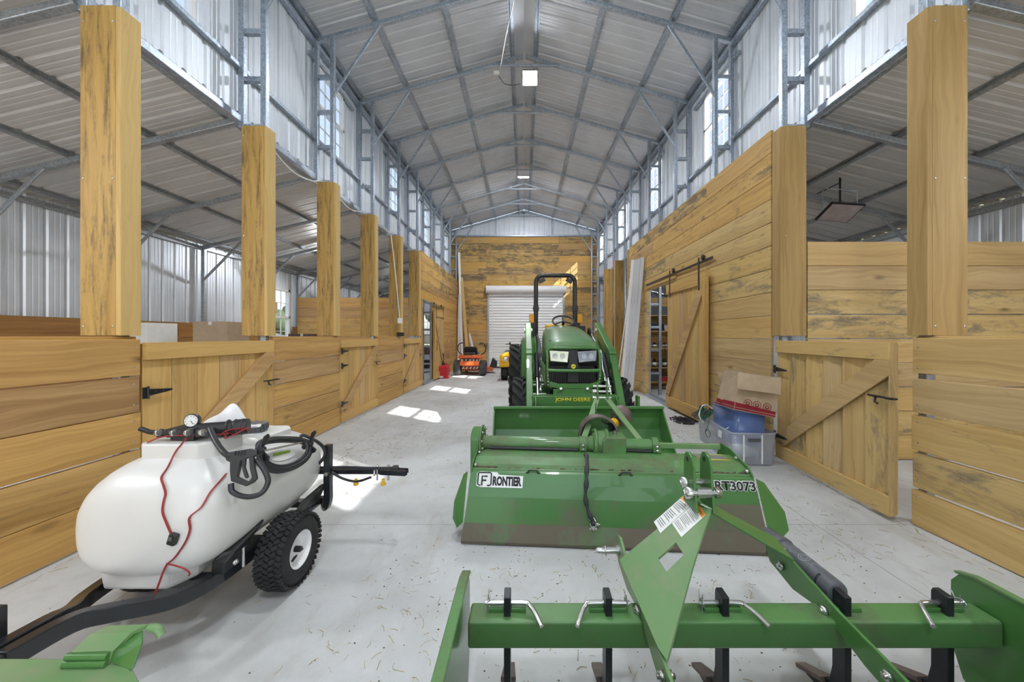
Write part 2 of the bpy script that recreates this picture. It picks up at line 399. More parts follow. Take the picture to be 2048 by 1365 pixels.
# concrete slab with soft stains, hairline saw cuts and fine grit
k = N('concrete_floor'); oc = k.obj(); sx = k.n('ShaderNodeSeparateXYZ'); k.l(oc, sx.inputs[0]); X, Yc = sx.outputs[0], sx.outputs[1]
n1 = k.noise(oc, .9, 6, .62, .4); n2 = k.noise(oc, 6.0, 6, .65); n3 = k.noise(oc, 55.0, 3, .6)
c = k.ramp(n1, [(.28, (.43, .435, .43)), (.5, (.57, .58, .585)), (.72, (.67, .685, .70))])
c = k.mix(k.math('MULTIPLY', k.ramp(n2, [(.52, 0.0), (.72, 1.0)]), .28), c, (.42, .40, .355))
mp = k.n('ShaderNodeMapping'); mp.inputs['Rotation'].default_value = (0, 0, R(8)); mp.inputs['Scale'].default_value = (1.4, .35, 1); k.l(oc, mp.inputs[0])
c = k.mix(k.math('MULTIPLY', k.ramp(k.noise(mp.outputs[0], 2.2, 7, .7), [(.56, 0.0), (.70, 1.0)]), .45), c, (.37, .335, .27))
c = k.mix(k.math('MULTIPLY', k.ramp(n3, [(.62, 0.0), (.75, 1.0)]), .35), c, (.25, .235, .21))
wob = k.math('MULTIPLY', k.math('SUBTRACT', k.noise(oc, 8.0, 3), .5), .012)
def line(coord, pos, w): return k.math('LESS_THAN', k.math('ABSOLUTE', k.math('ADD', k.math('SUBTRACT', coord, pos), wob)), w)
j = line(X, 2.27, .0035)
for a in (line(X, -2.27, .0035), line(Yc, 2.77, .003), line(Yc, 5.8, .003), line(Yc, 8.85, .003), line(Yc, 11.9, .003)): j = k.math('MAXIMUM', j, a)
c = k.mix(k.math('MULTIPLY', j, .6), c, (.16, .15, .14))
k.set(color=c, rough=k.math('MULTIPLY_ADD', n2, .25, .5), spec=.35); k.bump(n2, .06, .01); M['floor'] = k.m
k = N('outdoor_grass'); n = k.noise(k.obj(), 2.0, 6); k.set(color=k.ramp(n, [(.3, (.10, .12, .05)), (.7, (.22, .22, .11))]), rough=.9); M['grass'] = k.m
k = N('tree_leaves'); n = k.noise(k.obj(), 6.0, 5); k.set(color=k.ramp(n, [(.35, (.015, .03, .012)), (.65, (.05, .075, .03))]), rough=.8); M['leaves'] = k.m
# ------------------------------------------------------------ the building
FY = lambda k: 2.75 + 1.524 * k
YB, YF = 16.47, -4.2                       # gable wall, open front
XW, XO = 3.45, 6.70                         # clerestory walls, outer walls
EZ, SL = 6.30, .285                         # eave height, roof pitch
roofz = lambda x: EZ + (XW - abs(x)) * SL
LZ, LS = 4.10, .24                          # lean-to roof top, pitch
leanz = lambda x: LZ - (abs(x) - XW) * LS
kids = lambda o, *a, **k: o

b = MB(); b.bb(-6.9, 6.9, YF - .3, YB + .2, -.15, 0); f = b.build('floor', M['floor']); f['kind'] = 'structure'
b = MB(); b.bb(-90, 90, -60, 140, -.5, -.16); f = b.build('ground', M['grass']); f['kind'] = 'structure'

PROF = [(0, 0), (.016, .019), (.044, .019), (.060, 0), (.108, 0), (.114, .004), (.124, .004), (.130, 0), (.168, 0), (.174, .004), (.184, .004), (.190, 0)]
def ribbed(b, o, along, up, nrm, length, ranges, flip=1):
    o = V(o); along = V(along); up = V(up); nrm = V(nrm) * flip; s = 0; pts = []
    while s < length:
        for ds, d in PROF:
            if s + ds < length: pts.append((s + ds, d))
        s += .2286
    pts.append((length, 0))
    for (s0, d0), (s1, d1) in zip(pts, pts[1:]):
        for t0, t1 in ranges(s0, s1):
            if not isinstance(t0, tuple): t0 = (t0, t0)
            if not isinstance(t1, tuple): t1 = (t1, t1)
            P = lambda s, d, t: o + along * s + nrm * d + up * t
            b.quad(P(s0, d0, t0[0]), P(s1, d1, t0[1]), P(s1, d1, t1[1]), P(s0, d0, t1[0]))
    return b

# main roof
ce = struct('ceiling', (0, 8, 6.8))
for sd in (-1, 1):
    b = MB(); sl = V((sd * 1, 0, -SL)); L = 3.5
    ribbed(b, (0, YF, roofz(0) + .075), (0, 1, 0), sl, (0, 0, 1), YB - YF, lambda a, c: [(0, L)]); b.build('roof_sheet', M['roofsheet'], ce)
    for x in (.22, 1.32, 2.43, 3.36):
        b = MB(); z = roofz(x) + .035; X = sd * x; t = math.atan(SL) * sd
        Mx = Matrix.Rotation(t, 3, 'Y')
        for dx, dz, w, h in ((0, .0, .05, .004), (-.027, .018, .004, .038), (.027, .018, .004, .038), (-.045, .036, .035, .004), (.045, .036, .035, .004)):
            b.box(V((X, (YB + YF) / 2, z)) + Mx @ V((dx, 0, dz)), (w, YB - YF, h), Mx)
        b.build('roof_purlin', M['steel'], ce)
b = MB()
for sd in (-1, 1): b.quad((0, YF, roofz(0) + .07), (0, YB, roofz(0) + .07), (sd * .2, YB, roofz(.2) + .07), (sd * .2, YF, roofz(.2) + .07))
b.build('ridge_flashing', M['roofsheet'], ce, solid=.002)

# lean-to roofs
for sd, nm in ((-1, 'ceiling_left'), (1, 'ceiling_right')):
    c2 = struct(nm, (sd * 5, 8, 3.8)); b = MB()
    ribbed(b, (sd * XW, YF, LZ + .07), (0, 1, 0), (sd, 0, -LS), (0, 0, 1), YB - YF, lambda a, c: [(0, XO - XW + .15)]); b.build('roof_sheet', M['leansheet'], c2)
    for x in (3.58, 4.52, 5.5, 6.5):
        b = MB(); X = sd * x; z = leanz(x) + .035; Mx = Matrix.Rotation(math.atan(LS) * sd, 3, 'Y')
        for dx, dz, w, h in ((0, .0, .05, .004), (-.027, .018, .004, .038), (.027, .018, .004, .038), (-.045, .034, .035, .004), (.045, .034, .035, .004)):
            b.box(V((X, (YB + YF) / 2, z)) + Mx @ V((dx, 0, dz)), (w, YB - YF, h), Mx)
        b.build('roof_purlin', M['steeldark'], c2)

# clerestory walls with windows in every second bay
WY = [-2.85 + 3.048 * i for i in range(7)]; WW, WZ0, WZ1 = .86, 4.70, 5.96
wn = 0
for sd, nm in ((-1, 'wall_upper_left'), (1, 'wall_upper_right')):
    w = struct(nm, (sd * XW, 8, 5)); b = MB()
    def rg(s0, s1):
        y0, y1 = YF + s0, YF + s1
        for c in WY:
            if y1 > c - WW / 2 and y0 < c + WW / 2: return [(0, WZ0 - 4.02), (WZ1 - 4.02, EZ + .1 - 4.02)]
        return [(0, EZ + .1 - 4.02)]
    ribbed(b, (sd * XW, YF, 4.02), (0, 1, 0), (0, 0, 1), (sd, 0, 0), YB - YF, rg); b.build('wall_sheet', M['wallsheet'], w)
    b = MB(); b.bb(sd * (XW - .065), sd * (XW - .004), YF, YB, 4.68, 4.735); b.build('wall_girt', M['steel'], w, bevel=.006)
    b = MB(); b.bb(sd * (XW - .075), sd * (XW - .004), YF, YB, 4.03, 4.11); b.build('wall_base_rail', M['steel'], w, bevel=.006)
    b = MB(); b.bb(sd * (XW - .085), sd * (XW - .004), YF, YB, 6.20, 6.28); b.build('eave_rail', M['steel'], w, bevel=.006)
    for c in WY:
        wn += 1; y0, y1 = c - WW / 2, c + WW / 2; b = MB(); X0, X1 = sd * (XW - .05), sd * (XW + .03)
        for a in ((y0, y0 + .045, WZ0, WZ1), (y1 - .045, y1, WZ0, WZ1), (y0, y1, WZ0, WZ0 + .045), (y0, y1, WZ1 - .045, WZ1), (y0, y1, (WZ0 + WZ1) / 2 - .022, (WZ0 + WZ1) / 2 + .022)): b.bb(X0, X1, *a)
        for t in (1 / 3, 2 / 3): b.bb(sd * (XW - .012), sd * (XW + .008), y0 + WW * t - .008, y0 + WW * t + .008, WZ0, WZ1)
        for t in (.25, .75): b.bb(sd * (XW - .012), sd * (XW + .008), y0, y1, WZ0 + (WZ1 - WZ0) * t - .008, WZ0 + (WZ1 - WZ0) * t + .008)
        o = b.build('window_%d' % wn, M['white']); o['kind'] = 'structure'
        b = MB(); b.bb(sd * (XW - .004), sd * XW, y0 + .02, y1 - .02, WZ0 + .02, WZ1 - .02); b.build('window_glass', M['glass'], o)
        b = MB(); b.bb(sd * (XW - .065), sd * (XW - .004), c - .66 + .01, c + .80, WZ1 + .01, WZ1 + .065); b.build('header_girt', M['steel'], w, bevel=.006)

# outer lean-to walls
LW = (9.62, .95, 1.22, 2.78)         # window in the left outer wall: centre, width, sill, head
for sd, nm in ((-1, 'wall_left'), (1, 'wall_right')):
    w = struct(nm, (sd * XO, 8, 1.6)); b = MB(); top = leanz(XO) + .07
    def rg2(s0, s1):
        if sd < 0 and YF + s1 > LW[0] - LW[1] / 2 and YF + s0 < LW[0] + LW[1] / 2: return [(0, LW[2]), (LW[3], top)]
        return [(0, top)]
    ribbed(b, (sd * XO, YF, 0), (0, 1, 0), (0, 0, 1), (sd, 0, 0), YB - YF, rg2); b.build('wall_sheet', M['wallsheet'], w)
    b = MB(); b.bb(sd * (XO - .07), sd * (XO - .003), YF, YB, leanz(XO) - .06, leanz(XO) + .01); b.build('eave_rail', M['steeldark'], w, bevel=.006)
    # plank wainscot inside the stalls
    segs = [(YF, 9.1), (10.15, 10.38)] if sd < 0 else [(YF, 4.2)]
    b = MB()
    for y0, y1 in segs:
        for i in range(6):
            y = y0
            while y < y1 - .01:
                e = min(y + 3.66, y1); b.bb(sd * (XO - .10), sd * (XO - .062), y + .002, e - .002, .01 + i * .289, .01 + i * .289 + .284); y = e
    b.build('plank_wainscot', M['brown'], w, bevel=.003)
def window(n, c, size, axis, M_frame, nx=3, nz=2, half=True):
    # a single-hung window in the plane across `axis`; c centre, size (w, h)
    b = MB(); w, h = size
    def bx(u0, u1, z0, z1, d=.05):
        if axis == 'x': b.bb(c[0] - d, c[0] + d, c[1] + u0, c[1] + u1, c[2] + z0, c[2] + z1)
        else: b.bb(c[0] + u0, c[0] + u1, c[1] - d, c[1] + d, c[2] + z0, c[2] + z1)
    for a in ((-w / 2, -w / 2 + .06, -h / 2, h / 2), (w / 2 - .06, w / 2, -h / 2, h / 2), (-w / 2, w / 2, -h / 2, -h / 2 + .06), (-w / 2, w / 2, h / 2 - .06, h / 2), (-w / 2, w / 2, -.03, .03)): bx(*a)
    for i in range(1, nx): bx(-w / 2 + w * i / nx - .009, -w / 2 + w * i / nx + .009, -h / 2, h / 2, .012)
    for i in range(1, nz * 2):
        if i != nz: bx(-w / 2, w / 2, -h / 2 + h * i / (2 * nz) - .009, -h / 2 + h * i / (2 * nz) + .009, .012)
    o = b.build('window_%d' % n, M_frame); o['kind'] = 'structure'
    b = MB(); bx(-w / 2 + .03, w / 2 - .03, -h / 2 + .03, h / 2 - .03, .003); b.build('window_glass', M['glass'], o)
    return o
window(15, (-XO, LW[0], (LW[2] + LW[3]) / 2), (LW[1], LW[3] - LW[2]), 'x', M['white'])
EW = (-4.62, .9, 1.0, 2.5)

# gable wall: planks, door opening, sheet metal above and beside
g = struct('wall_back', (0, YB, 3)); b = MB(); PH = .2886
DX0, DX1, DZ = -1.62, 1.80, 3.55
for i in range(21):
    z0 = .005 + i * PH; z1 = z0 + PH - .005
    cuts = [-XW + .03, -2.10 if i % 2 else -1.75, 1.62 if i % 3 else .9, XW - .03] if z0 > DZ + .2 else None
    if cuts:
        for x0, x1 in zip(cuts, cuts[1:]): b.bb(x0 + .002, x1 - .002, YB - .05, YB - .012, z0, z1)
    elif z0 > DZ - .05:
        for x0, x1 in ((-XW + .03, -1.75), (1.88, XW - .03)): b.bb(x0, x1 - .002, YB - .05, YB - .012, z0, z1)
        x = -1.75
        while x < 1.85: b.bb(x + .002, min(x + .30, 1.88) - .002, YB - .05, YB - .012, z0, z1); x += .30
    else:
        for x0, x1 in ((-XW + .03, DX0 - .04), (DX1 + .04, XW - .03)): b.bb(x0, x1, YB - .05, YB - .012, z0, z1)
b.build('plank_cladding', M['stained'], g, bevel=.003)
b = MB()
ribbed(b, (-XW, YB, 0), (1, 0, 0), (0, 0, 1), (0, 1, 0), 2 * XW, lambda a, c: [((DZ if -XW + c > DX0 and -XW + a < DX1 else 0), (roofz(-XW + a) + .06, roofz(-XW + c) + .06))])
for sd in (-1, 1):
    def rg3(a, c):
        x0, x1 = sd * (XW + a), sd * (XW + c); t = (leanz(x0) + .06, leanz(x1) + .06)
        if sd < 0 and abs(x1) > -EW[0] - EW[1] / 2 and abs(x0) < -EW[0] + EW[1] / 2: return [(0, EW[2]), (EW[3], t)]
        return [(0, t)]
    ribbed(b, (sd * XW, YB, 0), (sd, 0, 0), (0, 0, 1), (0, 1, 0), XO - XW, rg3)
b.build('gable_sheet', M['wallsheet'], g)
b = MB(); b.bb(-XW, XW, YB - .075, YB - .008, 6.085, 6.16); b.build('gable_beam', M['steel'], g, bevel=.006)
for x in (0, -1.3, 1.3):
    b = MB(); b.bb(x - .033, x + .033, YB - .075, YB - .01, 6.16, roofz(x) - .02); b.build('gable_stud', M['steel'], g, bevel=.006)
window(16, (EW[0], YB, (EW[2] + EW[3]) / 2), (EW[1], EW[3] - EW[2]), 'y', M['yellow'] if 0 else M['white'])

d = struct('door_1', (0, YB - .08, 0))
b = MB(); z = .05
while z < DZ - .05:
    h = .128; b.loft([[(x, YB - .030 - dy, zz) for dy, zz in ((-.012, z), (.012, z + .010), (.030, z + .05), (.032, z + .075), (.018, z + .112), (-.012, z + .122), (-.02, z + .122), (-.02, z))] for x in (DX0, DX1)], smooth=False); z += h
b.build('door_curtain', M['white'], d)
b = MB(); b.bb(DX0, DX1, YB - .05, YB - .01, 0, .055); b.build('bottom_bar', M['blacksteel'], d)
b = MB(); b.cyl((DX0 - .1, YB - .27, DZ + .06), (DX1 + .1, YB - .27, DZ + .06), .175, n=24); b.build('door_roll', M['white'], d)
for x in (DX0 - .03, DX1 + .03):
    b = MB(); b.bb(x - .04, x + .04, YB - .085, YB - .012, 0, DZ - .1); b.build('door_guide', M['steel'], d, bevel=.004)
    b = MB(); s = -1 if x < 0 else 1; b.bb(x + s * .07, x + s * .08, YB - .43, YB - .01, DZ - .14, DZ + .25); b.build('roll_bracket', M['steeldark'], d)
for x in (DX0 + .16, DX1 - .2):
    b = MB(); b.bb(x - .02, x + .02, YB - .068, YB - .056, .06, DZ - .15); b.build('wear_strip', M['white'], d)

# steel portal frames: inner and outer column each side, rungs, rafters, knee braces, collar tie, lean-to rafter and post
TW = .066
def steel_frame(k, label):
    Y = FY(k); o = thing('roof_support', label, 'roof support', (0, Y, 0), 'galvanized roof supports along the aisle')
    def part(name, p, q, w=TW, h=TW, m='steel', up=(0, 1, 0)):
        b = MB(); b.bar(p, q, w, h, up); return b.build(name, M[m], o, bevel=.007)
    for s in (-1, 1):
        ci, co_ = s * 3.12, s * 3.385
        part('inner_column', (ci, Y, 0), (ci, Y, roofz(ci) - .06)); lo = (s < 0 and k < 6) or (s > 0 and k < 2); part('outer_column', (co_, Y, 3.97 if lo else 0), (co_, Y, roofz(co_) - .06))
        for i in range(10):
            z = .55 + .572 * i
            if not lo or z > 3.97: part('column_rung', (ci + s * TW / 2, Y, z), (co_ - s * TW / 2, Y, z), .06, .06)
        part('roof_rafter', (s * 3.42, Y, roofz(3.42) - .035), (s * .02, Y, roofz(.02) - .035), TW, TW)
        part('knee_brace', (s * 3.10, Y - .045, 5.36), (s * 2.34, Y - .045, 6.52), .05, .022)
        part('lean_rafter', (s * XW, Y, leanz(XW) - .04), (s * (XO - .07), Y, leanz(XO - .07) - .04), TW, TW, 'steeldark')
        part('lean_post', (s * (XO - .10), Y, 0), (s * (XO - .10), Y, leanz(XO) - .06), TW, TW, 'steeldark')
        part('lean_brace', (s * (XO - .13), Y - .045, 2.62), (s * 5.72, Y - .045, leanz(5.72) - .07), .05, .022, 'steeldark')
    part('collar_tie', (-.68, Y - .05, 7.02), (.68, Y - .05, 7.02), .04, .05)
FL = ['steel frame nearest the viewer, mostly behind the two nearest wooden posts', 'steel frame whose ladder columns rise over the second left wooden post',
      'steel frame whose columns rise just before the nearest pair of high windows', 'steel frame whose peak carries the nearer, larger floodlight',
      'steel frame first beyond the nearer floodlight', 'steel frame midway between the two hanging floodlights, second beyond the nearer one', 'steel frame whose peak carries the farther floodlight',
      'steel frame first beyond the farther floodlight', 'steel frame second beyond the farther floodlight, last before the gable', 'steel frame standing against the plank gable wall']
for k in range(10):
    if k == 9: FYs = FY; FY = lambda k: YB - .13
    steel_frame(k, FL[k])
    if k == 9: FY = FYs

# wooden posts boxed around the columns
def wood_post(k, side, label, mat, z0=1.475, z1=3.96, full=True):
    Y = FY(k); o = thing('wooden_post', label, 'post', (side * 3.18, Y, z0), 'boxed wooden posts along the aisle'); X0, X1 = side * 3.03, side * 3.335
    b = MB(); b.bb(side * 3.068, X1, Y - .083, Y - .046, z0, z1); b.build('face_board', M[mat], o, bevel=.003)
    b = MB(); b.bb(X0, side * 3.068, Y - .083, Y + .06, z0 - .0, z1 - .012); b.build('side_board', M['pale' if side < 0 else 'rpost'], o, bevel=.003)
    if full:
        b = MB(); b.bb(side * 3.068, X1, Y + .046, Y + .083, z0, z1 - .005); b.build('back_board', M[mat], o, bevel=.003)
    for zz in ((z0 + .07, (z0 + z1) / 2 - .06, z1 - .12) if k < 4 else ()):
        for xx in (3.09, 3.31):
            b = MB(); b.sphere((side * xx, Y - .084, zz), .009, 8, (1, .5, 1)); b.build('screw', M['zinc'], o)
LP = ['tall wooden post nearest on the left, with dark mould streaks down its left edge', 'second wooden post on the left, at the far end of the nearest gate', 'third wooden post on the left, with a dark central stain low down',
      'fourth wooden post on the left, smooth with a grey stripe on its right edge', 'fifth wooden post on the left, with a white cable down its face', 'sixth wooden post on the left, at the corner of the plank tack room']
for k in range(6): wood_post(k, -1, LP[k], 'post')
wood_post(0, 1, 'tall wooden post nearest on the right, brown grained face board', 'rpost')
wood_post(1, 1, 'wooden post on the right at the near corner of the tall plank wall', 'rpost')
wood_post(5, 1, 'wooden post on the right partly behind the leaning white boards', 'rpost', .02, 4.0)
wood_post(6, 1, 'wooden post on the right, second beyond the tall plank wall', 'post', .02, 4.0)
wood_post(7, 1, 'darkest wooden post on the right, nearest the gable wall', 'stained', .02, 4.0)

# plank half walls between the gates
def half_wall(side, y0, y1, label, mat, gap=.004, seed=0):
    o = thing('stall_wall', label, 'half wall', (side * 3.05, (y0 + y1) / 2, 0), 'plank half walls of the stalls'); rr = random.Random(seed)
    b = MB()
    for i in range(5):
        g = gap * rr.uniform(.6, 1.6); z0 = .012 + i * .2885
        b.bar((side * 3.05, y0 + rr.uniform(0, .012), z0 + .1425 + rr.uniform(-gap, gap)), (side * 3.05, y1 - rr.uniform(0, .012), z0 + .1425 + rr.uniform(-gap, gap)), .038, .2855 - g)
    b.build('plank_boards', M[mat], o, bevel=.004)
    b = MB(); b.bb(side * 3.07, side * 3.20, y0, y1, 1.432, 1.468); b.build('cap_board', M[mat], o, bevel=.003)
    b = MB()
    for i in range(5):
        for y in (y0 + .05, y1 - .05):
            for dz in (.06, .22): b.sphere((side * 3.03, y, .012 + i * .2885 + dz), .008, 8, (.4, 1, 1))
    b.build('screw_heads', M['zinc'], o)['kind'] = 'stuff'
half_wall(-1, -.4, FY(0) + .06, 'plank half wall at the near left, behind the white sprayer tank', 'fence', .006, 1)
half_wall(-1, FY(1) + .02, FY(2) + .05, 'plank half wall on the left between the nearest gate and the next gate', 'fence', .006, 2)
half_wall(-1, FY(3) + .02, FY(4) + .05, 'plank half wall on the left under the cabled post, between two gates', 'fence', .006, 3)
half_wall(1, -.4, FY(0) + .03, 'plank half wall at the near right with wide uneven gaps', 'rpost' if 0 else 'pine', .016, 4)

# stall gates
def hinge(b, p, u, n, ln=.2):
    p = V(p); u = V(u); n = V(n); z = V((0, 0, 1))
    b.prism([p - z * .045 - u * .035, p + z * .045 - u * .035, p + z * .045, p - z * .045], n * .006)
    b.prism([p - z * .028 + u * .01, p + z * .028 + u * .01, p + u * ln + z * .008, p + u * ln - z * .008], n * .006)
    b.cyl(p - z * .05 + u * .004 + n * .006, p + z * .05 + u * .004 + n * .006, .008, n=8)
    for t in (.3, .6, .9): b.sphere(p + u * ln * t + n * .006, .006, 6)
def gate(h, l, n, label, mat, top=1.42, hz=(.35, 1.02), lz=.95, diag=1):
    # h hinge corner, l latch corner on the floor, n direction facing the aisle
    h = V(h); l = V(l); n = V(n); w = (l - h).length; u = (l - h) / w; z = V((0, 0, 1))
    o = thing('stall_gate', label, 'gate', h, 'wooden stall gates')
    P = lambda a, c, d=0: h + u * a + z * c + n * d
    b = MB(); nb = 6; bw = w / nb; rr = random.Random(int(h.y * 100))
    for i in range(nb): b.bar(P(bw * (i + .5), .05, -.013), P(bw * (i + .5), top - .01, -.013), bw - .005, .025, n)
    b.build('upright_boards', M[mat], o, bevel=.003)
    for nm, c, hh in (('top_rail', top - .07, .14), ('bottom_rail', .115, .15)):
        b = MB(); b.bar(P(.0, c, .0195), P(w, c, .0195), .038, hh); b.build(nm, M[mat], o, bevel=.003)
    p0, p1 = (P(.06, .24, .0195), P(w - .07, top - .17, .0195))
    b = MB(); e = (p1 - p0).normalized(); m = n.cross(e); hw = .06
    b.prism([P(.0, .19), P(.11, .19), P(w, top - .26), P(w, top - .14), P(w - .13, top - .14), P(.0, .29)], n * .038)
    b.build('diagonal_brace', M[mat], o, bevel=.003)
    b = MB(); b.bar(P(w - .006, .05, .0), P(w - .006, top, .0), .014, .06, n); b.build('end_trim', M[mat], o)
    for c in hz:
        b = MB(); hinge(b, P(.0, c, .040), u, n); b.build('strap_hinge', M['blacksteel'], o)
    b = MB(); q = P(w - .03, lz, .045)
    b.cyl(q - u * .15, q + u * .09, .008, n=8).bar(q - u * .12, q - u * .03, .012, .05, n).bar(q + u * .03, q + u * .075, .012, .06, n)
    b.tube([q - u * .08, q - u * .08 - z * .05 + n * .01, q - u * .05 - z * .055 + n * .012], .008, 6)
    b.build('slide_latch', M['blacksteel'], o)
    return o
gate((-3.045, FY(0) + .08, 0), (-3.045, FY(1) - .0, 0), (1, 0, 0), 'wooden stall gate nearest on the left, behind the sprayer gauge', 'gate')
gate((-3.045, FY(2) + .07, 0), (-3.045, FY(3) + .0, 0), (1, 0, 0), 'wooden stall gate in the middle of the left side, with three black hinges', 'gate', hz=(.35, .98, 1.22))
gate((-3.045, FY(4) + .07, 0), (-3.045, FY(5) - .0, 0), (1, 0, 0), 'wooden stall gate farthest on the left, just before the tack room door', 'gate', hz=(.35, .98, 1.22))
gate((3.03, FY(1) - .05, 0), (2.925, FY(0) + .06, 0), (-.997, -.077, 0), 'wooden stall gate on the right, ajar beside the storage bins', 'pine', 1.42, (.30, 1.08), .98)

# tall plank walls of the two tack rooms
def plank_wall(name, side, y0, y1, mat, openings, joints, zt=4.0):
    w = struct(name, (side * 3.05, (y0 + y1) / 2, 0)); n = 14; B2 = [MB(), MB()]
    for i in range(n):
        b = B2[1 if i >= 11 else 0]
        z0 = .012 + i * PH * .99; z1 = z0 + .2805; cs = [y0] + [joints[(i + q) % len(joints)] for q in ((0,) if joints else ())] + [y1]
        for a, c in zip(cs, cs[1:]):
            iv = [(a, c)]
            for (o0, o1, oz) in openings:
                if z0 < oz - .05:
                    nv = []
                    for p, q in iv:
                        if q <= o0 or p >= o1: nv.append((p, q))
                        else:
                            if p < o0: nv.append((p, o0))
                            if q > o1: nv.append((o1, q))
                    iv = nv
            for p, q in iv:
                if q - p > .02: b.bb(side * 3.03, side * 3.068, p + .0015, q - .0015, z0, z1)
    B2[0].build('plank_boards', M[mat], w, bevel=.004); B2[1].build('upper_plank_boards', M['stained'], w, bevel=.004); return w
wr = plank_wall('wall_tack_right', 1, FY(1) + .085, 10.24, 'pine', [(7.15, 8.66, 2.62)], [8.35, 5.9, 7.6, 9.1])
wl = plank_wall('wall_tack_left', -1, FY(5) + .085, YB - .06, 'fence', [(10.62, 11.72, 2.42)], [13.2, 11.9, 14.4, 12.8])
# lower-stained look of the left wall comes from fresher boards under the eave run
b = MB(); b.bb(3.0, 3.03, 7.05, 8.75, 2.63, 2.72); b.build('door_header', M['pine'], wr, bevel=.003)
b = MB(); b.bb(2.985, 3.12, 7.1, 8.72, 0, .07); b.build('door_sill', M['steel'], wr, bevel=.005)
b = MB(); b.bb(-3.12, -2.985, 10.6, 11.75, 0, .07); b.build('door_sill', M['steeldark'], wl, bevel=.005)
# stall partition walls across the lean-tos
def partition(name, side, Y, mat, n=9, gaps=()):
    w = struct(name, (side * 5, Y, 0)); b = MB(); r0 = random.Random(n + int(Y))
    for i in range(n):
        g = .012 if i in gaps else .004
        b.bb(side * 3.36, side * (XO - .12), Y - .02, Y + .018, .012 + i * .287, .012 + i * .287 + .287 - g)
    b.build('plank_boards', M[mat], w, bevel=.004)
partition('wall_partition_left', -1, FY(5) - .05, 'fence')
partition('wall_partition_right', 1, FY(1) - .05, 'pine', 9, (5, 4, 2))
partition('wall_partition_rear', 1, 10.3, 'pine')

# sliding barn doors on tracks
def barn_door(name, side, y0, y1, z1, t0, t1, tz, label, hy):
    o = struct(name, (side * 2.95, (y0 + y1) / 2, 0)); tag(o, label, 'door'); X = side * 2.965; n = V((-side, 0, 0))
    b = MB(); nb = 6; bw = (y1 - y0) / nb
    for i in range(nb): b.bb(X - .013, X + .013, y0 + i * bw + .002, y0 + (i + 1) * bw - .002, .05, z1)
    b.build('door_boards', M['gate'], o, bevel=.003)
    f0, f1 = sorted((X - side * .013, X - side * .048))
    for nm, a in (('top_rail', (y0, y1, z1 - .2, z1)), ('bottom_rail', (y0, y1, .05, .25)), ('stile', (y0, y0 + .11, .25, z1 - .2))):
        b = MB(); b.bb(f0, f1, *a); b.build(nm, M['gate'], o, bevel=.003)
    b = MB(); w = (y1 - y0); b.prism([(f0, y1 - .12, .25), (f0, y1, .25), (f0, y1, .42), (f0, y0 + .24, z1 - .2), (f0, y0 + .11, z1 - .2), (f0, y0 + .11, z1 - .36)], (f1 - f0, 0, 0)); b.build('diagonal_brace', M['gate'], o, bevel=.003)
    b = MB(); b.bb(side * 2.985, side * 2.993, t0, t1, tz - .022, tz + .022); b.build('door_track', M['blacksteel'], o)
    b = MB()
    for i in range(5): y = t0 + .12 + (t1 - t0 - .24) * i / 4; b.cyl((side * 2.99, y, tz), (side * 3.035, y, tz), .014, n=8)
    b.build('track_standoffs', M['blacksteel'], o)
    for y in (y0 + .2, y1 - .2):
        h = MB(); xf = f0 - .008 if side > 0 else f1
        h.bb(xf, xf + .008, y - .022, y + .022, z1 - .28, tz + .06); h.build('roller_strap', M['blacksteel'], o)
        h = MB(); h.cyl((side * 2.97, y, tz + .065), (side * 3.0, y, tz + .065), .045, n=18); h.build('roller_wheel', M['blacksteel'], o)
    b = MB(); xh = side * 2.87
    b.tube([(side * 2.92, hy, 1.0), (xh, hy, 1.0), (xh, hy, 1.32), (side * 2.92, hy, 1.32)], .009, 8); b.build('pull_handle', M['blacksteel'], o)
barn_door('door_2', 1, 5.72, 7.30, 2.52, 5.62, 8.70, 2.72, 'tall sliding wooden barn door on the right with long diagonal brace', 7.22)
barn_door('door_3', -1, 11.62, 13.05, 2.34, 10.72, 13.3, 2.50, 'sliding wooden barn door on the left beyond the gates', 11.74)
# front wall with the wide doorway the photograph is taken from
g2 = struct('wall_front', (0, YF, 3)); b = MB()
ribbed(b, (-XW, YF, 0), (1, 0, 0), (0, 0, 1), (0, -1, 0), 2 * XW, lambda a, c: [((4.2 if abs(-XW + a) < 2.7 else 0), (roofz(-XW + a) + .06, roofz(-XW + c) + .06))])
for sd in (-1, 1): ribbed(b, (sd * XW, YF, 0), (sd, 0, 0), (0, 0, 1), (0, -1, 0), XO - XW, lambda a, c: [(0, (leanz(XW + a) + .06, leanz(XW + c) + .06))])
b.build('front_sheet', M['wallsheet'], g2)
# trees and grass seen through the windows
for i, (x, y, h) in enumerate(((-24, 26, 4.2), (-28, 33, 5), (-21, 34, 4.5), (-33, 24, 5), (-14, 40, 9), (-9, 44, 8))):
    o = thing('tree', ['leafy green tree outside the left lean-to window', 'green tree farther off outside the left lean-to window', 'round green tree outside behind the left rear corner', 'tall green tree at the left outside the lean-to window',
        'green tree outside beyond the rear window of the left tack room', 'distant green tree behind the gable outside'][i], 'tree', (x, y, 0), 'trees outside the windows')
    b = MB(); b.tube([(x, y, -.2), (x + .1, y, h * .5)], .25, 8, rs=[.3, .15]); b.build('trunk', M['rust'], o)
    b = MB(); rr = random.Random(i)
    for q in range(14): b.sphere((x + rr.uniform(-1.6, 1.6), y + rr.uniform(-1.6, 1.6), h * .42 + rr.uniform(0, h * .45)), rr.uniform(.9, 1.6), 10)
    b.build('crown', M['leaves'], o)
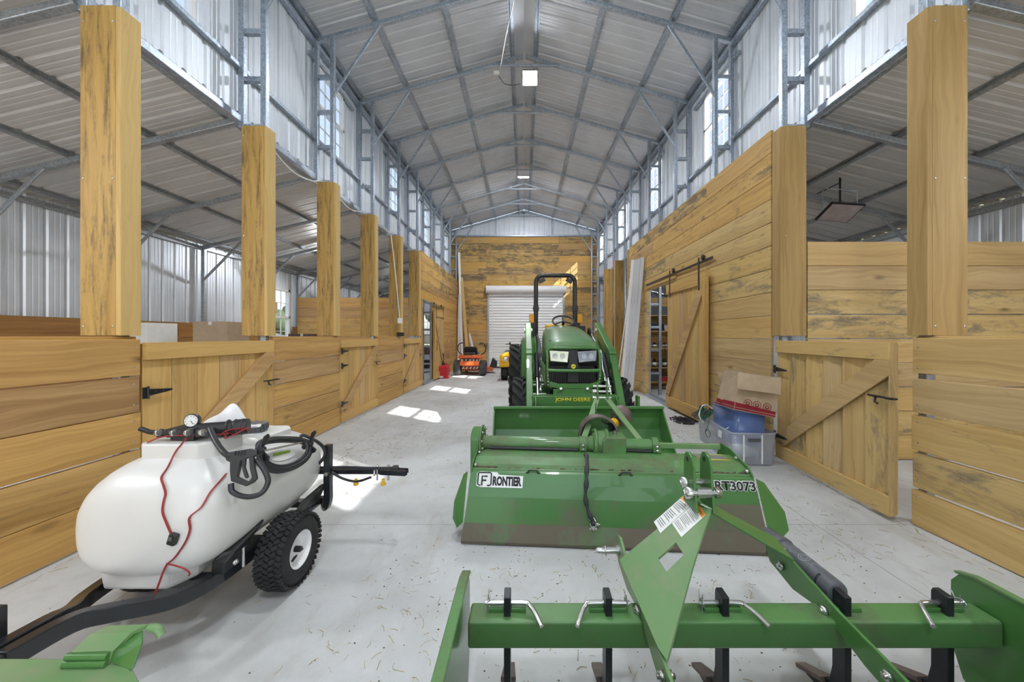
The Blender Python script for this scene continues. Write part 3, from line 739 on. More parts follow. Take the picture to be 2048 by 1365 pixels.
# ------------------------------------------------------------ lamps
def flood(name, c, nrm, size, mat, label, cat='lamp', up=(1, 0, 0)):
    o = thing(name, label, cat, c, None); n = V(nrm).normalized(); x = V(up); x = (x - n * x.dot(n)).normalized(); y = n.cross(x); c = V(c)
    Mx = Matrix((x, y, n)).transposed()
    b = MB(); b.box(c - n * .022, (size[0], size[1], .032), Mx)
    for i in range(7): b.box(c - n * .05 + x * (size[0] * (i - 3) / 8), (.006, size[1] * .8, .03), Mx)
    b.build('housing', M['black'] if mat not in (M['led'], M['ledwide']) else M['grey'], o, bevel=.003)
    b = MB(); b.box(c - n * .003, (size[0] * .92, size[1] * .92, .006), Mx); b.build('light_panel', mat, o)
    b = MB(); t = V((c.x, c.y, c.z + max(size) * .75)); L = c - x * (size[0] / 2 + .012) - n * .02; Q = c + x * (size[0] / 2 + .012) - n * .02
    u = (t - (c - n * .02)); b.tube([L, L + u, Q + u, Q], .008, 6); b.build('mounting_bracket', M['steel'], o)
    return o
lamp1 = flood('floodlight', at(1060, 157, 7.26), (0, -.38, -.925), (.30, .30), M['led'], 'bright square floodlight hanging nearer under the roof ridge')
flood('floodlight', at(1047, 355, 11.72), (0, .30, -.95), (.36, .36), M['ledwide'], 'bright square floodlight hanging farther off under the roof ridge')
flood('floodlight', (0, 2.6, 6.82), (0, -.25, -.97), (.30, .30), M['led'], 'added fill floodlight under the ridge, above the view near the doorway end')  # added lamp above the view, brightens the foreground
flood('floodlight', (0, -2.0, 6.5), (0, .45, -.89), (.34, .34), M['led'], 'added fill floodlight under the ridge behind the viewer')  # added lamp behind the camera, evens out the aisle light
flood('floodlight', (0, 8.6, 6.84), (0, .62, -.78), (.26, .26), M['led'], 'floodlight turned to the gable end beyond the nearer floodlight') if 0 else None
M['off'] = plain('unlit_lamp_face', (.50, .42, .42), .25)
pl = at(1680, 427, 5.35); pf = flood('panel_light', pl, (-.1, -.45, -.88), (.48, .34), M['off'], 'thin unlit black panel light tilted under the right lean-to roof')
b = MB(); b.bar((pl.x, pl.y, pl.z + .05), (pl.x, pl.y, leanz(pl.x) + .08), .03, .006, (0, 1, 0)).bar((pl.x, pl.y - .01, leanz(pl.x) + .0), (pl.x, FY(2) - .03, leanz(pl.x) + .0), .03, .006); b.build('hanging_strap', M['black'], pf)
for s, nm in ((-1, 'left'), (1, 'right')):
    flood('added_fill_light', (s * 5.0, .6, 3.50), (s * -.05, .30, -.95), (.28, .28), M['led'], 'added fill floodlight under the near %s lean-to roof' % nm)  # added pair out of view, fills the near lean-tos with light
flood('added_fill_light', (-4.4, 6.55, 3.72), (-.1, .1, -.98), (.22, .22), M['led'], 'lit floodlight under the middle of the left lean-to roof') if 0 else None
flood('added_fill_light', (-5.2, 9.2, 3.50), (.0, -.5, -.86), (.22, .22), M['led'], 'added fill floodlight under the far left lean-to roof')  # added fill behind a post, lifts the far left stalls
flood('added_fill_light', (-5.0, 13.6, 3.50), (.0, -.1, -.97), (.2, .2), M['led'], 'added fill floodlight over the left tack room')  # added fill out of sight, lights the left tack room
flood('added_fill_light', (4.6, 7.4, 3.60), (0, .2, -.97), (.18, .18), M['led'], 'added fill floodlight over the right tack room shelves')  # added fill hidden by the plank wall, lights the shelves
# junction box and cords by the nearer lamp
o = thing('junction_box', 'small beige junction box wired to the nearer floodlight', 'box', at(993, 146, 7.28))
b = MB(); b.box(at(993, 146, 7.28), (.11, .05, .07)); b.build('box_body', M['labelwhite'], o, bevel=.005)
b = MB(); b.tube(spline([at(997, 152, 7.28), at(1010, 168, 7.28), at(1030, 170, 7.28), at(1047, 165, 7.26)]), .006, 6); b.build('lamp_cord', M['black'], o)
b = MB(); b.tube([at(1000, 140, 7.27), at(1012, 70, 5.9), at(1028, 0, 4.7)], .006, 6); b.build('feed_wire', M['labelwhite'], o)
# cable and outlet on the fifth left post
o = thing('electric_outlet', 'small grey outlet box with white cable on the fifth left post', 'outlet', (-3.06, 8.76, 2.0))
c = at(800, 642, 8.72); b = MB(); b.box(c, (.10, .07, .13)); b.build('outlet_box', M['white'], o, bevel=.006)
b = MB(); b.tube(spline([at(782, 470, 8.74), at(788, 520, 8.73), at(795, 590, 8.73), at(799, 636, 8.72)]), .012, 6); b.build('cable', M['labelwhite'], o)
o = thing('ledge_tools', 'black and blue tool left lying on the half wall below the outlet', 'tool', at(797, 674, 8.6))
b = MB(); b.box(at(801, 669, 8.62) , (.16, .10, .09)); b.build('tool_body', M['black'], o, bevel=.01)
b = MB(); b.box(at(790, 677, 8.6), (.14, .12, .025)).tube([at(780, 679, 8.55), at(800, 676, 8.6)], .012); b.build('tool_jaw', plain('blue_steel', (.12, .22, .38), .4, .5), o, bevel=.004)
# white cable sagging under the left clerestory rail
b = MB(); b.tube(spline([(-3.25, 4.34, 3.985), (-3.29, 5.0, 3.82), (-3.29, 5.5, 3.88), (-3.25, 5.80, 3.97), (-3.29, 6.7, 3.88), (-3.25, 7.3, 3.985), (-3.25, 8.75, 3.985)]), .010, 6)
tag(b.build('white_cable', M['labelwhite']), 'thin white cable sagging below the left clerestory rail', 'cable')

# ------------------------------------------------------------ box blade with rippers, front right
def bolt(b, p, n, r=.014, h=.012):
    p = V(p); n = V(n).normalized(); m = n.orthogonal() * 1e-5; b.tube([p, p + n * h, p + n * (h + .0005), p + n * (h + .008)], r, 6, rs=[r, r, r * .55, r * .5])
    
def plate_x(b, x, th, pts):       # plate in the plane of constant x from (y, z) points
    b.prism([(x, y, z) for y, z in pts], (th, 0, 0))
xc = .79
o = thing('box_blade', 'green box scraper with five black ripper shanks at the front right', 'implement', (.77, 1.34, 0))
b = MB(); b.bb(-.205, 1.745, 1.29, 1.39, .33, .43); b.build('tool_beam', M['greendirt'], o, bevel=.010, seg=3)
for x0, dx in ((-.222, -.014), (1.752, .016)):
    b = MB(); plate_x(b, x0, dx, [(1.46, .47), (1.43, .515), (1.38, .525), (.62, .535), (.62, .02), (1.30, .02), (1.42, .10), (1.46, .22)]); b.build('end_plate', M['green'], o, bevel=.006)
    b = MB(); xs = (x0 - .030, x0 + .006) if dx < 0 else (x0 - .004, x0 + .026)
    b.prism([(xs[0], y, z) for y, z in ((1.44, .508), (1.385, .522), (.62, .532), (.62, .545), (1.385, .535), (1.45, .515))], (xs[1] - xs[0], 0, 0)); b.build('top_flange', M['greendirt'], o, bevel=.004)
    b = MB(); b.bb(x0 - .012 if dx < 0 else x0 + dx, x0 + dx - .012 if dx > 0 else x0 + .01, .7, 1.36, .02, .07); b.build('skid_shoe', M['rust'], o, bevel=.004)
b = MB(); mold = [[(x, y, z) for y, z in ((.90, .50), (.84, .47), (.79, .40), (.77, .30), (.79, .18), (.86, .06), (.92, .015))] for x in (-.22, 1.75)]
b.loft(mold, closed=False, caps=False); b.build('moldboard', M['green'], o, solid=.012)
shx = [(1015, 1), (1215, -1), (1445, 1), (1685, 0), (1887, -1)]
for px, pin in shx:
    x = (px - CX) * 1.34 / FPX; s = bpy.data.objects.new('ripper_shank', None)
    b = MB(); plate_x(b, x - .0125, .025, [(1.315, .50), (1.365, .505), (1.372, .49), (1.372, .20), (1.385, .135), (1.43, .095), (1.50, .07), (1.50, .045), (1.40, .05), (1.335, .09), (1.315, .16)])
    s = b.build('ripper_shank', M['iron'], o, bevel=.003)
    b = MB(); b.prism([(x - .03, 1.40, .105), (x + .03, 1.40, .105), (x + .022, 1.54, .035), (x - .022, 1.54, .035)], (0, .006, .016)); b.build('shank_point', M['rust'], s, bevel=.002)
    for zz in (.465, ):
        b = MB(); b.cyl((x - .0135, 1.345, zz), (x + .0135, 1.345, zz), .010, n=10); b.build('adjusting_hole', M['ink'], s)
    d = pin or 1
    b = MB(); b.bb(x - .07, x - .013, 1.335, 1.36, .43, .445).bb(x + .013, x + .07, 1.335, 1.36, .43, .445); b.build('shank_socket', M['green'], o, bevel=.003)
    if pin:
        b = MB(); b.tube(spline([(x - d * .085, 1.347, .458), (x + d * .06, 1.347, .458), (x + d * .085, 1.335, .455), (x + d * .105, 1.305, .448), (x + d * .125, 1.265, .435)], 5), .0085, 8); b.build('locking_pin', M['zinc'], s)
        b = MB(); c0 = V((x - d * .072, 1.347, .458)); b.tube([c0 + V((d * .004 * math.sin(i * .9), .016 * math.cos(i * .52), .016 * math.sin(i * .52))) for i in range(13)] + [c0 + V((0, .03, .03))], .0022, 5); b.tube([c0 + V((0, .0, .03)), c0 + V((d * -.006, -.01, -.03))], .002, 5); b.build('clip_ring', M['zinc'], s)
# hitch tower: side bars, folded gusset plates, mast tabs and pins
for s_, nm in ((-1, 'left'), (1, 'right')):
    xb = xc + s_ * .35; xa = xc + s_ * .038
    b = MB(); plate_x(b, xb - .006, .012, [(1.66, .54), (1.615, .555), (1.56, .53), (1.28, .475), (.94, .43), (.94, .33), (1.18, .37), (1.29, .405), (1.38, .42), (1.50, .40), (1.64, .43), (1.67, .48)])
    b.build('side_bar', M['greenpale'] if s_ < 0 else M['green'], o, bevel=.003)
    A0, A1 = V((xa, 1.665, .70)), V((xa, 1.565, .685)); B = V((xb, 1.62, .545)); C = V((xb, .98, .44))
    nn = (A1 - B).cross(C - B).normalized(); nn = nn if nn.z > 0 else -nn
    outer = [B, A0 + (A1 - A0) * .3, A1, V((xb, 1.10, .462)), C]
    ctr = B * .34 + A1 * .36 + C * .30 if s_ < 0 else None
    b = MB()
    if s_ < 0:      # plate with a square window cut in it
        p0 = at(1310, 1120, 0) if 0 else None
        def onplane(px, py):
            d = at(px, py, 1.0) - V((0, 0, CH)); return V((0, 0, CH)) + d * ((B - V((0, 0, CH))).dot(nn) / d.dot(nn))
        hole = [onplane(1353, 1087), onplane(1369, 1112), onplane(1334, 1146), onplane(1317, 1119)]
        out = [onplane(1240, 1122), onplane(1382, 1005), onplane(1423, 1020), onplane(1388, 1130), onplane(1335, 1325), onplane(1318, 1300)]
        # split around the hole
        oh = [(out[0], out[1], hole[0], hole[3]), (out[1], out[2], out[3], hole[1], hole[0]), (out[3], out[4], hole[2], hole[1]), (out[4], out[5], out[0], hole[3], hole[2])]
        for poly in oh:
            vs = [b.bm.verts.new(p) for p in poly]; b._face(vs)
        bmesh.ops.remove_doubles(b.bm, verts=b.bm.verts, dist=.0005)
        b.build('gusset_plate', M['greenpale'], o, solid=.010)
        GP = onplane
        # folded lip up to the mast tab
        b = MB(); lip = [out[1], out[2], V((xa, 1.60, .74)), V((xa, 1.66, .755))]; b.quad(*lip); b.build('gusset_fold', M['green'], o, solid=.010)
        # warning labels
        nU = nn if (V((0, 0, CH)) - B).dot(nn) > 0 else -nn
        for nm2, q in (('warning_label', [(1371, 992), (1392, 1006), (1322, 1070), (1309, 1047)]), ('warning_label', [(1394, 1006), (1413, 1033), (1364, 1078), (1345, 1050)])):
            Q = [onplane(*p) + nU * .0065 for p in q]; b = MB(); b.prism(Q, nU * .0012); lo = b.build(nm2, M['labelwhite'], o)
            ex, ey = (Q[1] - Q[0]), (Q[3] - Q[0]); T = lambda u, v: Q[0] + (Q[3] - Q[0]) * v + ((Q[1] - Q[0]) * (1 - v) + (Q[2] - Q[3]) * v) * u + nU * .0013
            b = MB(); b.prism([T(0, 0), T(1, 0), T(1, .16), T(0, .16)], nU * .0006); b.build('label_header', M['labelorange'], lo)
            b = MB(); rr = random.Random(5)
            for i in range(15):
                v = .20 + i * .05
                if i % 6 == 5: continue
                b.prism([T(.08, v), T(rr.uniform(.6, .93), v), T(rr.uniform(.6, .93), v + .02), T(.08, v + .02)], nU * .0005)
            b.build('label_text', M['labelgrey'], lo)['kind'] = 'stuff'
            text('label_word', 'WARNING', T(.14, .13) + nU * .0006, T(1, .13) - T(0, .13), T(.5, 0) - T(.5, .16), ex.length * .13, M['ink'], lo, width=ex.length * .72, ext=.0003)
    else:
        b.prism([B, A0, A1, V((xb, 1.50, .515))], nn * .010); b.build('gusset_plate', M['green'], o, bevel=.003)
    b = MB(); plate_x(b, xa - .006, .012, [(1.66, .70), (1.66, .90), (1.645, .935), (1.615, .945), (1.585, .93), (1.565, .89), (1.555, .80), (1.54, .70)]); tb = b.build('mast_tab', M['green'], o, bevel=.003)
    b = MB(); b.cyl((xa - .0075, 1.62, .91), (xa + .0075, 1.62, .91), .012, n=12); b.build('pin_hole', M['ink'], tb)
b = MB(); b.cyl((xc - .075, 1.565, .78), (xc + .075, 1.565, .78), .016, n=14); bolt(b, (xc - .055, 1.565, .78), (-1, 0, 0), .026, .026); bolt(b, (xc + .05, 1.565, .78), (1, 0, 0), .024, .02); b.cyl((xc - .03, 1.565, .78), (xc + .03, 1.565, .78), .022, n=16); b.build('mast_pin', M['zinc'], o)
b = MB(); b.cyl((xc - .06, 1.63, .80), (xc + .06, 1.63, .80), .014, n=14); bolt(b, (xc - .046, 1.63, .80), (-1, 0, 0), .024, .022); b.build('mast_bolt', M['zinc'], o)
for s_ in (-1, 1):
    xb = xc + s_ * .35; b = MB(); b.cyl((xb, 1.615, .495), (xb + s_ * .085, 1.615, .495), .015, n=14).lathe([(.0, .085), (.013, .085), (.013, .10), (.009, .112), (0, .112)], (xb, 1.615, .495), (s_, 0, 0), 14).cyl((xb, 1.615, .495), (xb + s_ * .02, 1.615, .495), .022, n=14); lp = b.build('lower_hitch_pin', M['zinc'], o)
    b = MB(); b.tube([(xb + s_ * .07 + .002 * math.sin(i), 1.615 + .02 * math.cos(i * .6), .495 + .02 * math.sin(i * .6)) for i in range(11)], .003, 6); b.build('clip_ring', M['zinc'], lp)
b = MB()
for xb, ys in ((xc + .356, (1.10, 1.335, 1.56)), (xc - .356, (1.10, 1.335))):
    for y in ys: bolt(b, (xb, y, .415 + (y - 1.1) * .10), (1 if xb > xc else -1, 0, 0), .017, .014); bolt(b, (xb - (.012 if xb > xc else -.012), y, .415 + (y - 1.1) * .10), (-1 if xb > xc else 1, 0, 0), .017, .014)
build_split(b, 'frame_bolt', M['zinc'], o)
# document canister on the right side bar
b = MB(); b.lathe([(0, 0), (.030, 0), (.040, .006), (.043, .02), (.043, .27), (0.040, .272), (.040, .285), (.048, .288), (.048, .31), (.043, .33), (.038, .37), (.036, .41), (0, .41)], (xc + .425, 1.37, .475), (0, 1, .005), 28)
for i in range(10):
    a = i * PI / 5; b.bar(V((xc + .425, 1.70, .475)) + V((math.cos(a), 0, math.sin(a))) * .042, V((xc + .425, 1.775, .475)) + V((math.cos(a), 0, math.sin(a))) * .037, .008, .006, (math.cos(a), 0, math.sin(a)))
cn = b.build('document_canister', M['grey'], o)
b = MB(); b.bb(xc + .355, xc + .42, 1.42, 1.44, .44, .455).bb(xc + .355, xc + .42, 1.66, 1.68, .44, .455).tube(arc((xc + .425, 1.43, .475), .044, 120, 300, 10), .004, 6).tube(arc((xc + .425, 1.67, .475), .044, 120, 300, 10), .004, 6); b.build('canister_clamp', M['blacksteel'], cn)
b = MB(); cc = V((xc + .425, 1.53, .475)); rng = lambda a, y: cc + V((.0435 * math.cos(R(a)), y, .0435 * math.sin(R(a))))
for r_ in (.022, .012): b.tube([rng(100 + math.degrees(r_ * math.cos(t) / .0435), r_ * math.sin(t)) for t in [i * PI / 10 for i in range(20)]], .0009, 4, closed=True)
for y in (-.06, .06): b.tube([rng(100 + d, y + .018 * math.cos(R(d * 4))) for d in range(-30, 31, 5)], .0009, 4)
b.build('engraved_mark', M['steel'], cn)

# ------------------------------------------------------------ corner of another green implement, bottom left
o = thing('pallet_hitch', 'green steel implement corner with welded bracket at the lower left edge', 'implement', (-1.35, .85, 0))
zt = .46
P = lambda px, py, z=zt: fl(px, py, z)
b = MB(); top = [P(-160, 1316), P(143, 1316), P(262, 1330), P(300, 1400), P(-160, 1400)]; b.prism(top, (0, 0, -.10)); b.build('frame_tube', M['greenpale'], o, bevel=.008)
e0, e1 = P(137, 1330), P(215, 1334)
b = MB(); u = (e1 - e0); n = V((u.y, -u.x, 0)).normalized() * -1
q = [e0, e0 + V((0, .012, .035)), e0 + V((.012, .05, .062)), e0 + V((.03, .085, .062))]
a1 = at(137, 1335, e0.y); S = [[p, p + V((.125, .004, 0))] for p in (e0, e0 + V((.008, .006, .036)), e0 + V((.035, .03, .068)), e0 + V((.06, .055, .07)))]
b.loft([[s[0] for s in S], [s[1] for s in S]], closed=False, caps=False, smooth=False)
br = b.build('welded_bracket', M['greenpale'], o, solid=.012)
b = MB(); b.tube(spline([e0 + V((.19, .055, .068)), e0 + V((.215, .055, .065)), e0 + V((.235, .052, .045))], 4), .012, 8); b.build('bracket_hook', M['greenpale'], o)
b = MB(); b.tube([e0 + V((-.004, -.006, .008)), e0 + V((.125, -.004, .008))], .012, 8).tube([e0 + V((.0, -.004, .028)), e0 + V((.125, -.002, .028))], .010, 8); b.build('weld_bead', M['green'], o)
b = MB(); b.prism([e0 + V((.125, .004, 0)), e0 + V((.128, .01, .036)), e0 + V((.16, .055, .07)), e0 + V((.20, .02, .045)), e0 + V((.215, -.02, 0))], (.0, .010, 0)); b.build('bracket_gusset', M['green'], o, bevel=.003)
b = MB(); b.bb(-1.6, -1.5, .55, .9, 0, .36).bb(-1.25, -1.17, .55, .75, 0, .36); b.build('stand_leg', M['green'], o, bevel=.006)
# ------------------------------------------------------------ pull-behind sprayer, left foreground
o = thing('tow_sprayer', 'white tank pull-behind sprayer on two wheels at the left', 'sprayer', (-1.775, 2.1, 0)); SP = o; sx0 = -1.775
def tyre(b, p, ax, r, w, rim, n=36, rd=.3):
    h = w / 2; e = w * rd
    b.lathe([(rim, -h * .78), (rim + (r - rim) * .35, -h), (r - e * .8, -h * .98), (r - e * .25, -h * .82), (r, -h * .5), (r, h * .5), (r - e * .25, h * .82), (r - e * .8, h * .98), (rim + (r - rim) * .35, h), (rim, h * .78)], p, ax, n, 70)
def sup(y, hw, z0, z1, ex=3.2, n=40, top=1.0):
    out = []; zc = (z0 + z1) / 2; hz = (z1 - z0) / 2
    for i in range(n):
        a = 2 * PI * i / n; c, s = math.cos(a), math.sin(a)
        k = abs(s) ** (2 / ex) * (1 if s > 0 else -1); w = abs(c) ** (2 / ex) * (1 if c > 0 else -1)
        f = 1 - (1 - top) * max(0, k) ** 2
        out.append((sx0 + hw * w * f, y, zc + hz * k))
    return out
b = MB()
secs = [(1.587, .07, .50, .585, 2.2, 1), (1.59, .16, .43, .66, 2.4, 1), (1.60, .24, .39, .73, 2.6, .97), (1.63, .295, .36, .785, 2.8, .93), (1.69, .33, .34, .835, 3.0, .89), (1.78, .345, .33, .872, 3.0, .85), (1.90, .35, .33, .885, 3.0, .82), (2.10, .35, .33, .88, 3.0, .80), (2.30, .35, .335, .855, 3.0, .80), (2.46, .342, .34, .83, 2.9, .82), (2.58, .315, .36, .79, 2.8, .88), (2.625, .26, .40, .73, 2.6, .95), (2.645, .18, .45, .66, 2.5, 1)]
b.loft([sup(*s[:5], 40, s[5]) for s in secs]); b.bm.normal_update()
tank_bvh = BVHTree.FromBMesh(b.bm); b.build('tank', M['poly'], o, subsurf=1)
def on_tank(px, py, off=.006):
    d = (at(px, py, 1.0) - V((0, 0, CH))).normalized(); h = tank_bvh.ray_cast(V((0, 0, CH)), d)
    return (h[0] - d * off) if h[0] else at(px, py, 1.75)
# raised front deck, foot, rear shoulder and lid
b = MB(); b.loft([[(sx0 + x, y, z) for x, y in ((-.165, 1.80), (-.13, 1.77), (.14, 1.77), (.185, 1.82), (.19, 2.0), (.14, 2.05), (-.13, 2.05), (-.165, 2.0))] for z in (.80, .922, .93)] , smooth=False); b.build('tank_deck', M['poly'], o, bevel=.02, seg=4)
b = MB(); b.loft([[(sx0 + x * k, 1.84 + y * k, z) for x, y in ((-.17, -.22), (.14, -.22), (.20, -.12), (.20, .7), (-.20, .7), (-.20, -.12))] for z, k in ((.30, .96), (.40, 1.0))], smooth=False); b.build('tank_foot', M['poly'], o, bevel=.02, seg=3)
b = MB(); b.loft([[(sx0 + x, y, z) for x, y in ((-.20, 2.12), (.18, 2.12), (.20, 2.40), (.15, 2.46), (-.15, 2.46), (-.20, 2.4))] for z in (.76, .845, .853)], smooth=False); b.build('rear_deck', M['poly'], o, bevel=.02, seg=3)
lc = V((sx0 + .0, 2.29, .853)); b = MB(); b.lathe([(.10, 0), (.10, .035), (.095, .035), (.095, .05), (.0, .055)], lc, (0, 0, 1), 26)
for i in range(24):
    a = 2 * PI * i / 24; b.box(lc + V((.10 * math.cos(a), .10 * math.sin(a), .030)), (.012, .012, .03), Matrix.Rotation(a, 3, 'Z'))
b.build('tank_lid', M['grey'], o)
# wheels: turf tyre with zig-zag blocks, white rim, hub
for s_ in (-1, 1):
    cx_ = sx0 + s_ * .385; r, w = .205, .155; wc = V((cx_, 2.11, r)); rot = 0
    b = MB(); tyre(b, wc, (1, 0, 0), r - .008, w, .10, 48)
    ty = b.build('tyre', M['rubber'], o)
    b = MB(); nb = 40
    for i in range(nb):
        for jx in range(5):
            a = 2 * PI * (i + (.5 if jx % 2 else 0)) / nb; x = cx_ + (jx - 2) * w * .19; rr = r - (.012 if jx in (0, 4) else .004)
            Mx = Matrix.Rotation(a, 3, 'X') @ Matrix.Rotation(.45 * (1 if jx % 2 else -1), 3, 'Z')
            b.box(wc + V((x - cx_, 0, 0)) + Matrix.Rotation(a, 3, 'X') @ V((0, 0, rr)), (w * .2, .021, .014), Mx)
    b.build('tread', M['rubber'], ty)
    b = MB(); b.lathe([(.10, -.055), (.104, -.062), (.094, -.062), (.088, -.03), (.084, .0), (.05, .008), (.045, .02), (0, .02)], wc, (-1, 0, 0) if s_ < 0 else (-1, 0, 0), 32) if 0 else b.lathe([(.104, .066), (.098, .066), (.092, .035), (.086, .020), (.045, .018), (.04, .030), (.0, .030)], wc, (s_, 0, 0), 32); b.lathe([(.104, .066), (.098, .066), (.092, .02), (0, .015)], wc, (-s_, 0, 0), 24); rim = b.build('wheel_rim', M['white'], ty)
    b = MB(); b.cyl(wc + V((s_ * .03, 0, 0)), wc + V((s_ * .062, 0, 0)), .017, n=14); bolt(b, wc + V((s_ * .055, 0, 0)), (s_, 0, 0), .014, .012); b.build('hub_nut', M['black'], rim)
    b = MB(); b.bar(wc + V((s_ * .024, -.02, -.062)), wc + V((s_ * .024, .02, -.050)), .012, .008); b.build('rim_slot', M['black'], rim)
b = MB(); b.cyl((sx0 - .37, 2.11, .205), (sx0 + .37, 2.11, .205), .016, n=10); b.build('axle', M['blacksteel'], o)
# frame: two rails bowed together into the tongue
for s_ in (-1, 1):
    pts = spline([(sx0 + s_ * .255, 2.62, .265), (sx0 + s_ * .255, 2.1, .265), (sx0 + s_ * .25, 1.78, .27), (sx0 + s_ * .20, 1.60, .285), (sx0 + s_ * .085, 1.46, .335), (sx0 + s_ * .040, 1.36, .37), (sx0 + s_ * .032, 1.18, .385)], 5)
    b = MB(); sec = []
    for i, p in enumerate(pts):
        d = (pts[min(i + 1, len(pts) - 1)] - pts[max(i - 1, 0)]).normalized(); x = V((d.y, -d.x, 0)).normalized()
        sec.append([p + x * a + V((0, 0, c)) for a, c in ((-.024, -.033), (.024, -.033), (.024, .033), (-.024, .033))])
    b.loft(sec, smooth=False); b.build('frame_rail', M['blacksteel'], o, bevel=.005)
b = MB(); b.bb(sx0 - .30, sx0 + .30, 2.06, 2.16, .225, .262).bb(sx0 - .25, sx0 + .25, 1.70, 1.76, .262, .30).bb(sx0 - .25, sx0 + .25, 2.5, 2.56, .262, .30); build_split(b, 'cross_member', M['blacksteel'], o)
b = MB(); b.bb(sx0 - .115, sx0 - .055, 1.20, 1.26, .36, .52).bb(sx0 - .05, sx0 + .05, 1.14, 1.2, .36, .41); b.build('hitch_bracket', M['blacksteel'], o, bevel=.004)
b = MB(); b.cyl((sx0 - .085, 1.24, .0), (sx0 - .085, 1.24, .40), .022, n=12).lathe([(.0, 0), (.06, 0), (.055, .012), (0, .015)], (sx0 - .085, 1.24, 0), (0, 0, 1), 16); b.build('jack_stand', M['blacksteel'], o)
# tank strap saddles
for px, py, Y in ((437, 1105, 1.79), ):
    c = V((sx0 + .27, 1.80, .36)); b = MB(); b.bb(c.x - .03, c.x + .035, 1.74, 1.86, .298, .365); b.loft([[(c.x - .02, 1.73, .365), (c.x + .045, 1.73, .355), (c.x + .05, 1.86, .37), (c.x - .02, 1.86, .39)], [(c.x + .005, 1.75, .40), (c.x + .06, 1.78, .395), (c.x + .075, 1.97, .455), (c.x + .05, 1.96, .465)]], smooth=False); b.build('tank_saddle', M['black'], o, bevel=.008)
    b = MB(); b.cyl((c.x + .042, 1.85, .27), (c.x + .042, 1.85, .40), .008, n=8); bolt(b, (c.x + .042, 1.85, .395), (0, 0, 1), .014); bolt(b, (c.x + .036, 1.80, .325), (1, 0, 0), .014); b.build('saddle_bolt', M['zinc'], o)
c = V((sx0 + .27, 2.40, .36)); b = MB(); b.prism([(c.x + .0, 2.3, .30), (c.x + .06, 2.3, .40), (c.x + .09, 2.46, .44), (c.x + .03, 2.46, .30)], (.02, .06, .0)); b.build('tank_saddle', M['black'], o, bevel=.006)
# rear masts and folded spray boom
for s_ in (1, -1):
    xm = sx0 + s_ * .385; b = MB(); pts = spline([(sx0 + s_ * .26, 2.60, .265), (sx0 + s_ * .30, 2.62, .262), (xm - s_ * .03, 2.54, .25), (xm, 2.52, .31), (xm, 2.52, .42), (xm, 2.52, .70)], 5); sec = []
    for i, p in enumerate(pts):
        d = (pts[min(i + 1, len(pts) - 1)] - pts[max(i - 1, 0)]).normalized(); y = V((0, 1, 0)); x = d.cross(y).normalized(); y = x.cross(d)
        sec.append([p + x * a * .022 + y * c * .022 for a, c in ((-1, -1), (1, -1), (1, 1), (-1, 1))])
    b.loft(sec, smooth=False)
    for i in range(7): b.cyl((xm, 2.496, .36 + i * .05), (xm, 2.4985, .36 + i * .05), .006, n=8)
    b.build('boom_mast', M['blacksteel'], o, bevel=.004)
xm = sx0 + .385
b = MB(); b.bb(sx0 - .60, xm + .40, 2.545, 2.575, .478, .512); bm_ = b.build('boom_bar', M['blacksteel'], o, bevel=.004)
b = MB(); b.bar((xm + .36, 2.55, .495), (xm + .56, 2.50, .505), .032, .034).bar((xm + .36, 2.60, .495), (xm + .56, 2.55, .505), .006, .034).bar((xm + .44, 2.53, .51), (xm + .44, 2.64, .51), .04, .006).bar((xm + .52, 2.52, .51), (xm + .52, 2.58, .51), .04, .006); b.build('boom_joint', M['blacksteel'], bm_, bevel=.003)
b = MB()
for x in (xm + .34, xm + .42): b.cyl((x, 2.54, .44), (x, 2.54, .545), .007, n=8); bolt(b, (x, 2.54, .53), (0, 0, 1), .013)
b.cyl((xm, 2.49, .50), (xm, 2.50, .50), .014, n=10); b.tube([(xm + .32, 2.538, .47), (xm + .32, 2.538, .52), (xm + .32, 2.58, .52)], .008, 6); b.build('boom_hardware', M['zinc'], bm_)
b = MB(); b.tube(spline([(xm - .1, 2.535, .53), (xm + .12, 2.532, .535), (xm + .3, 2.53, .53), (xm + .5, 2.52, .535)]), .010, 8).tube(spline([(xm + .02, 2.53, .50), (xm + .1, 2.53, .455), (xm + .2, 2.53, .435), (xm + .3, 2.53, .465)]), .009, 8); b.build('boom_hose', M['hose'], bm_)
for x in (xm + .19, xm + .385):
    b = MB(); b.lathe([(0, 0), (.013, 0), (.016, .012), (.010, .02), (.010, .045), (.0, .045)], (x, 2.535, .405), (0, 0, 1), 12).box((x, 2.535, .415), (.035, .012, .012)); b.build('spray_nozzle', M['yellow'], bm_)
b = MB(); b.tube(spline([on_tank(600, 878, .02), (xm - .10, 2.40, .80), (xm - .03, 2.46, .73), (xm - .005, 2.49, .66), (xm - .03, 2.5, .6), (xm - .1, 2.53, .54)]), .011, 8); b.build('supply_hose', M['hose'], o)
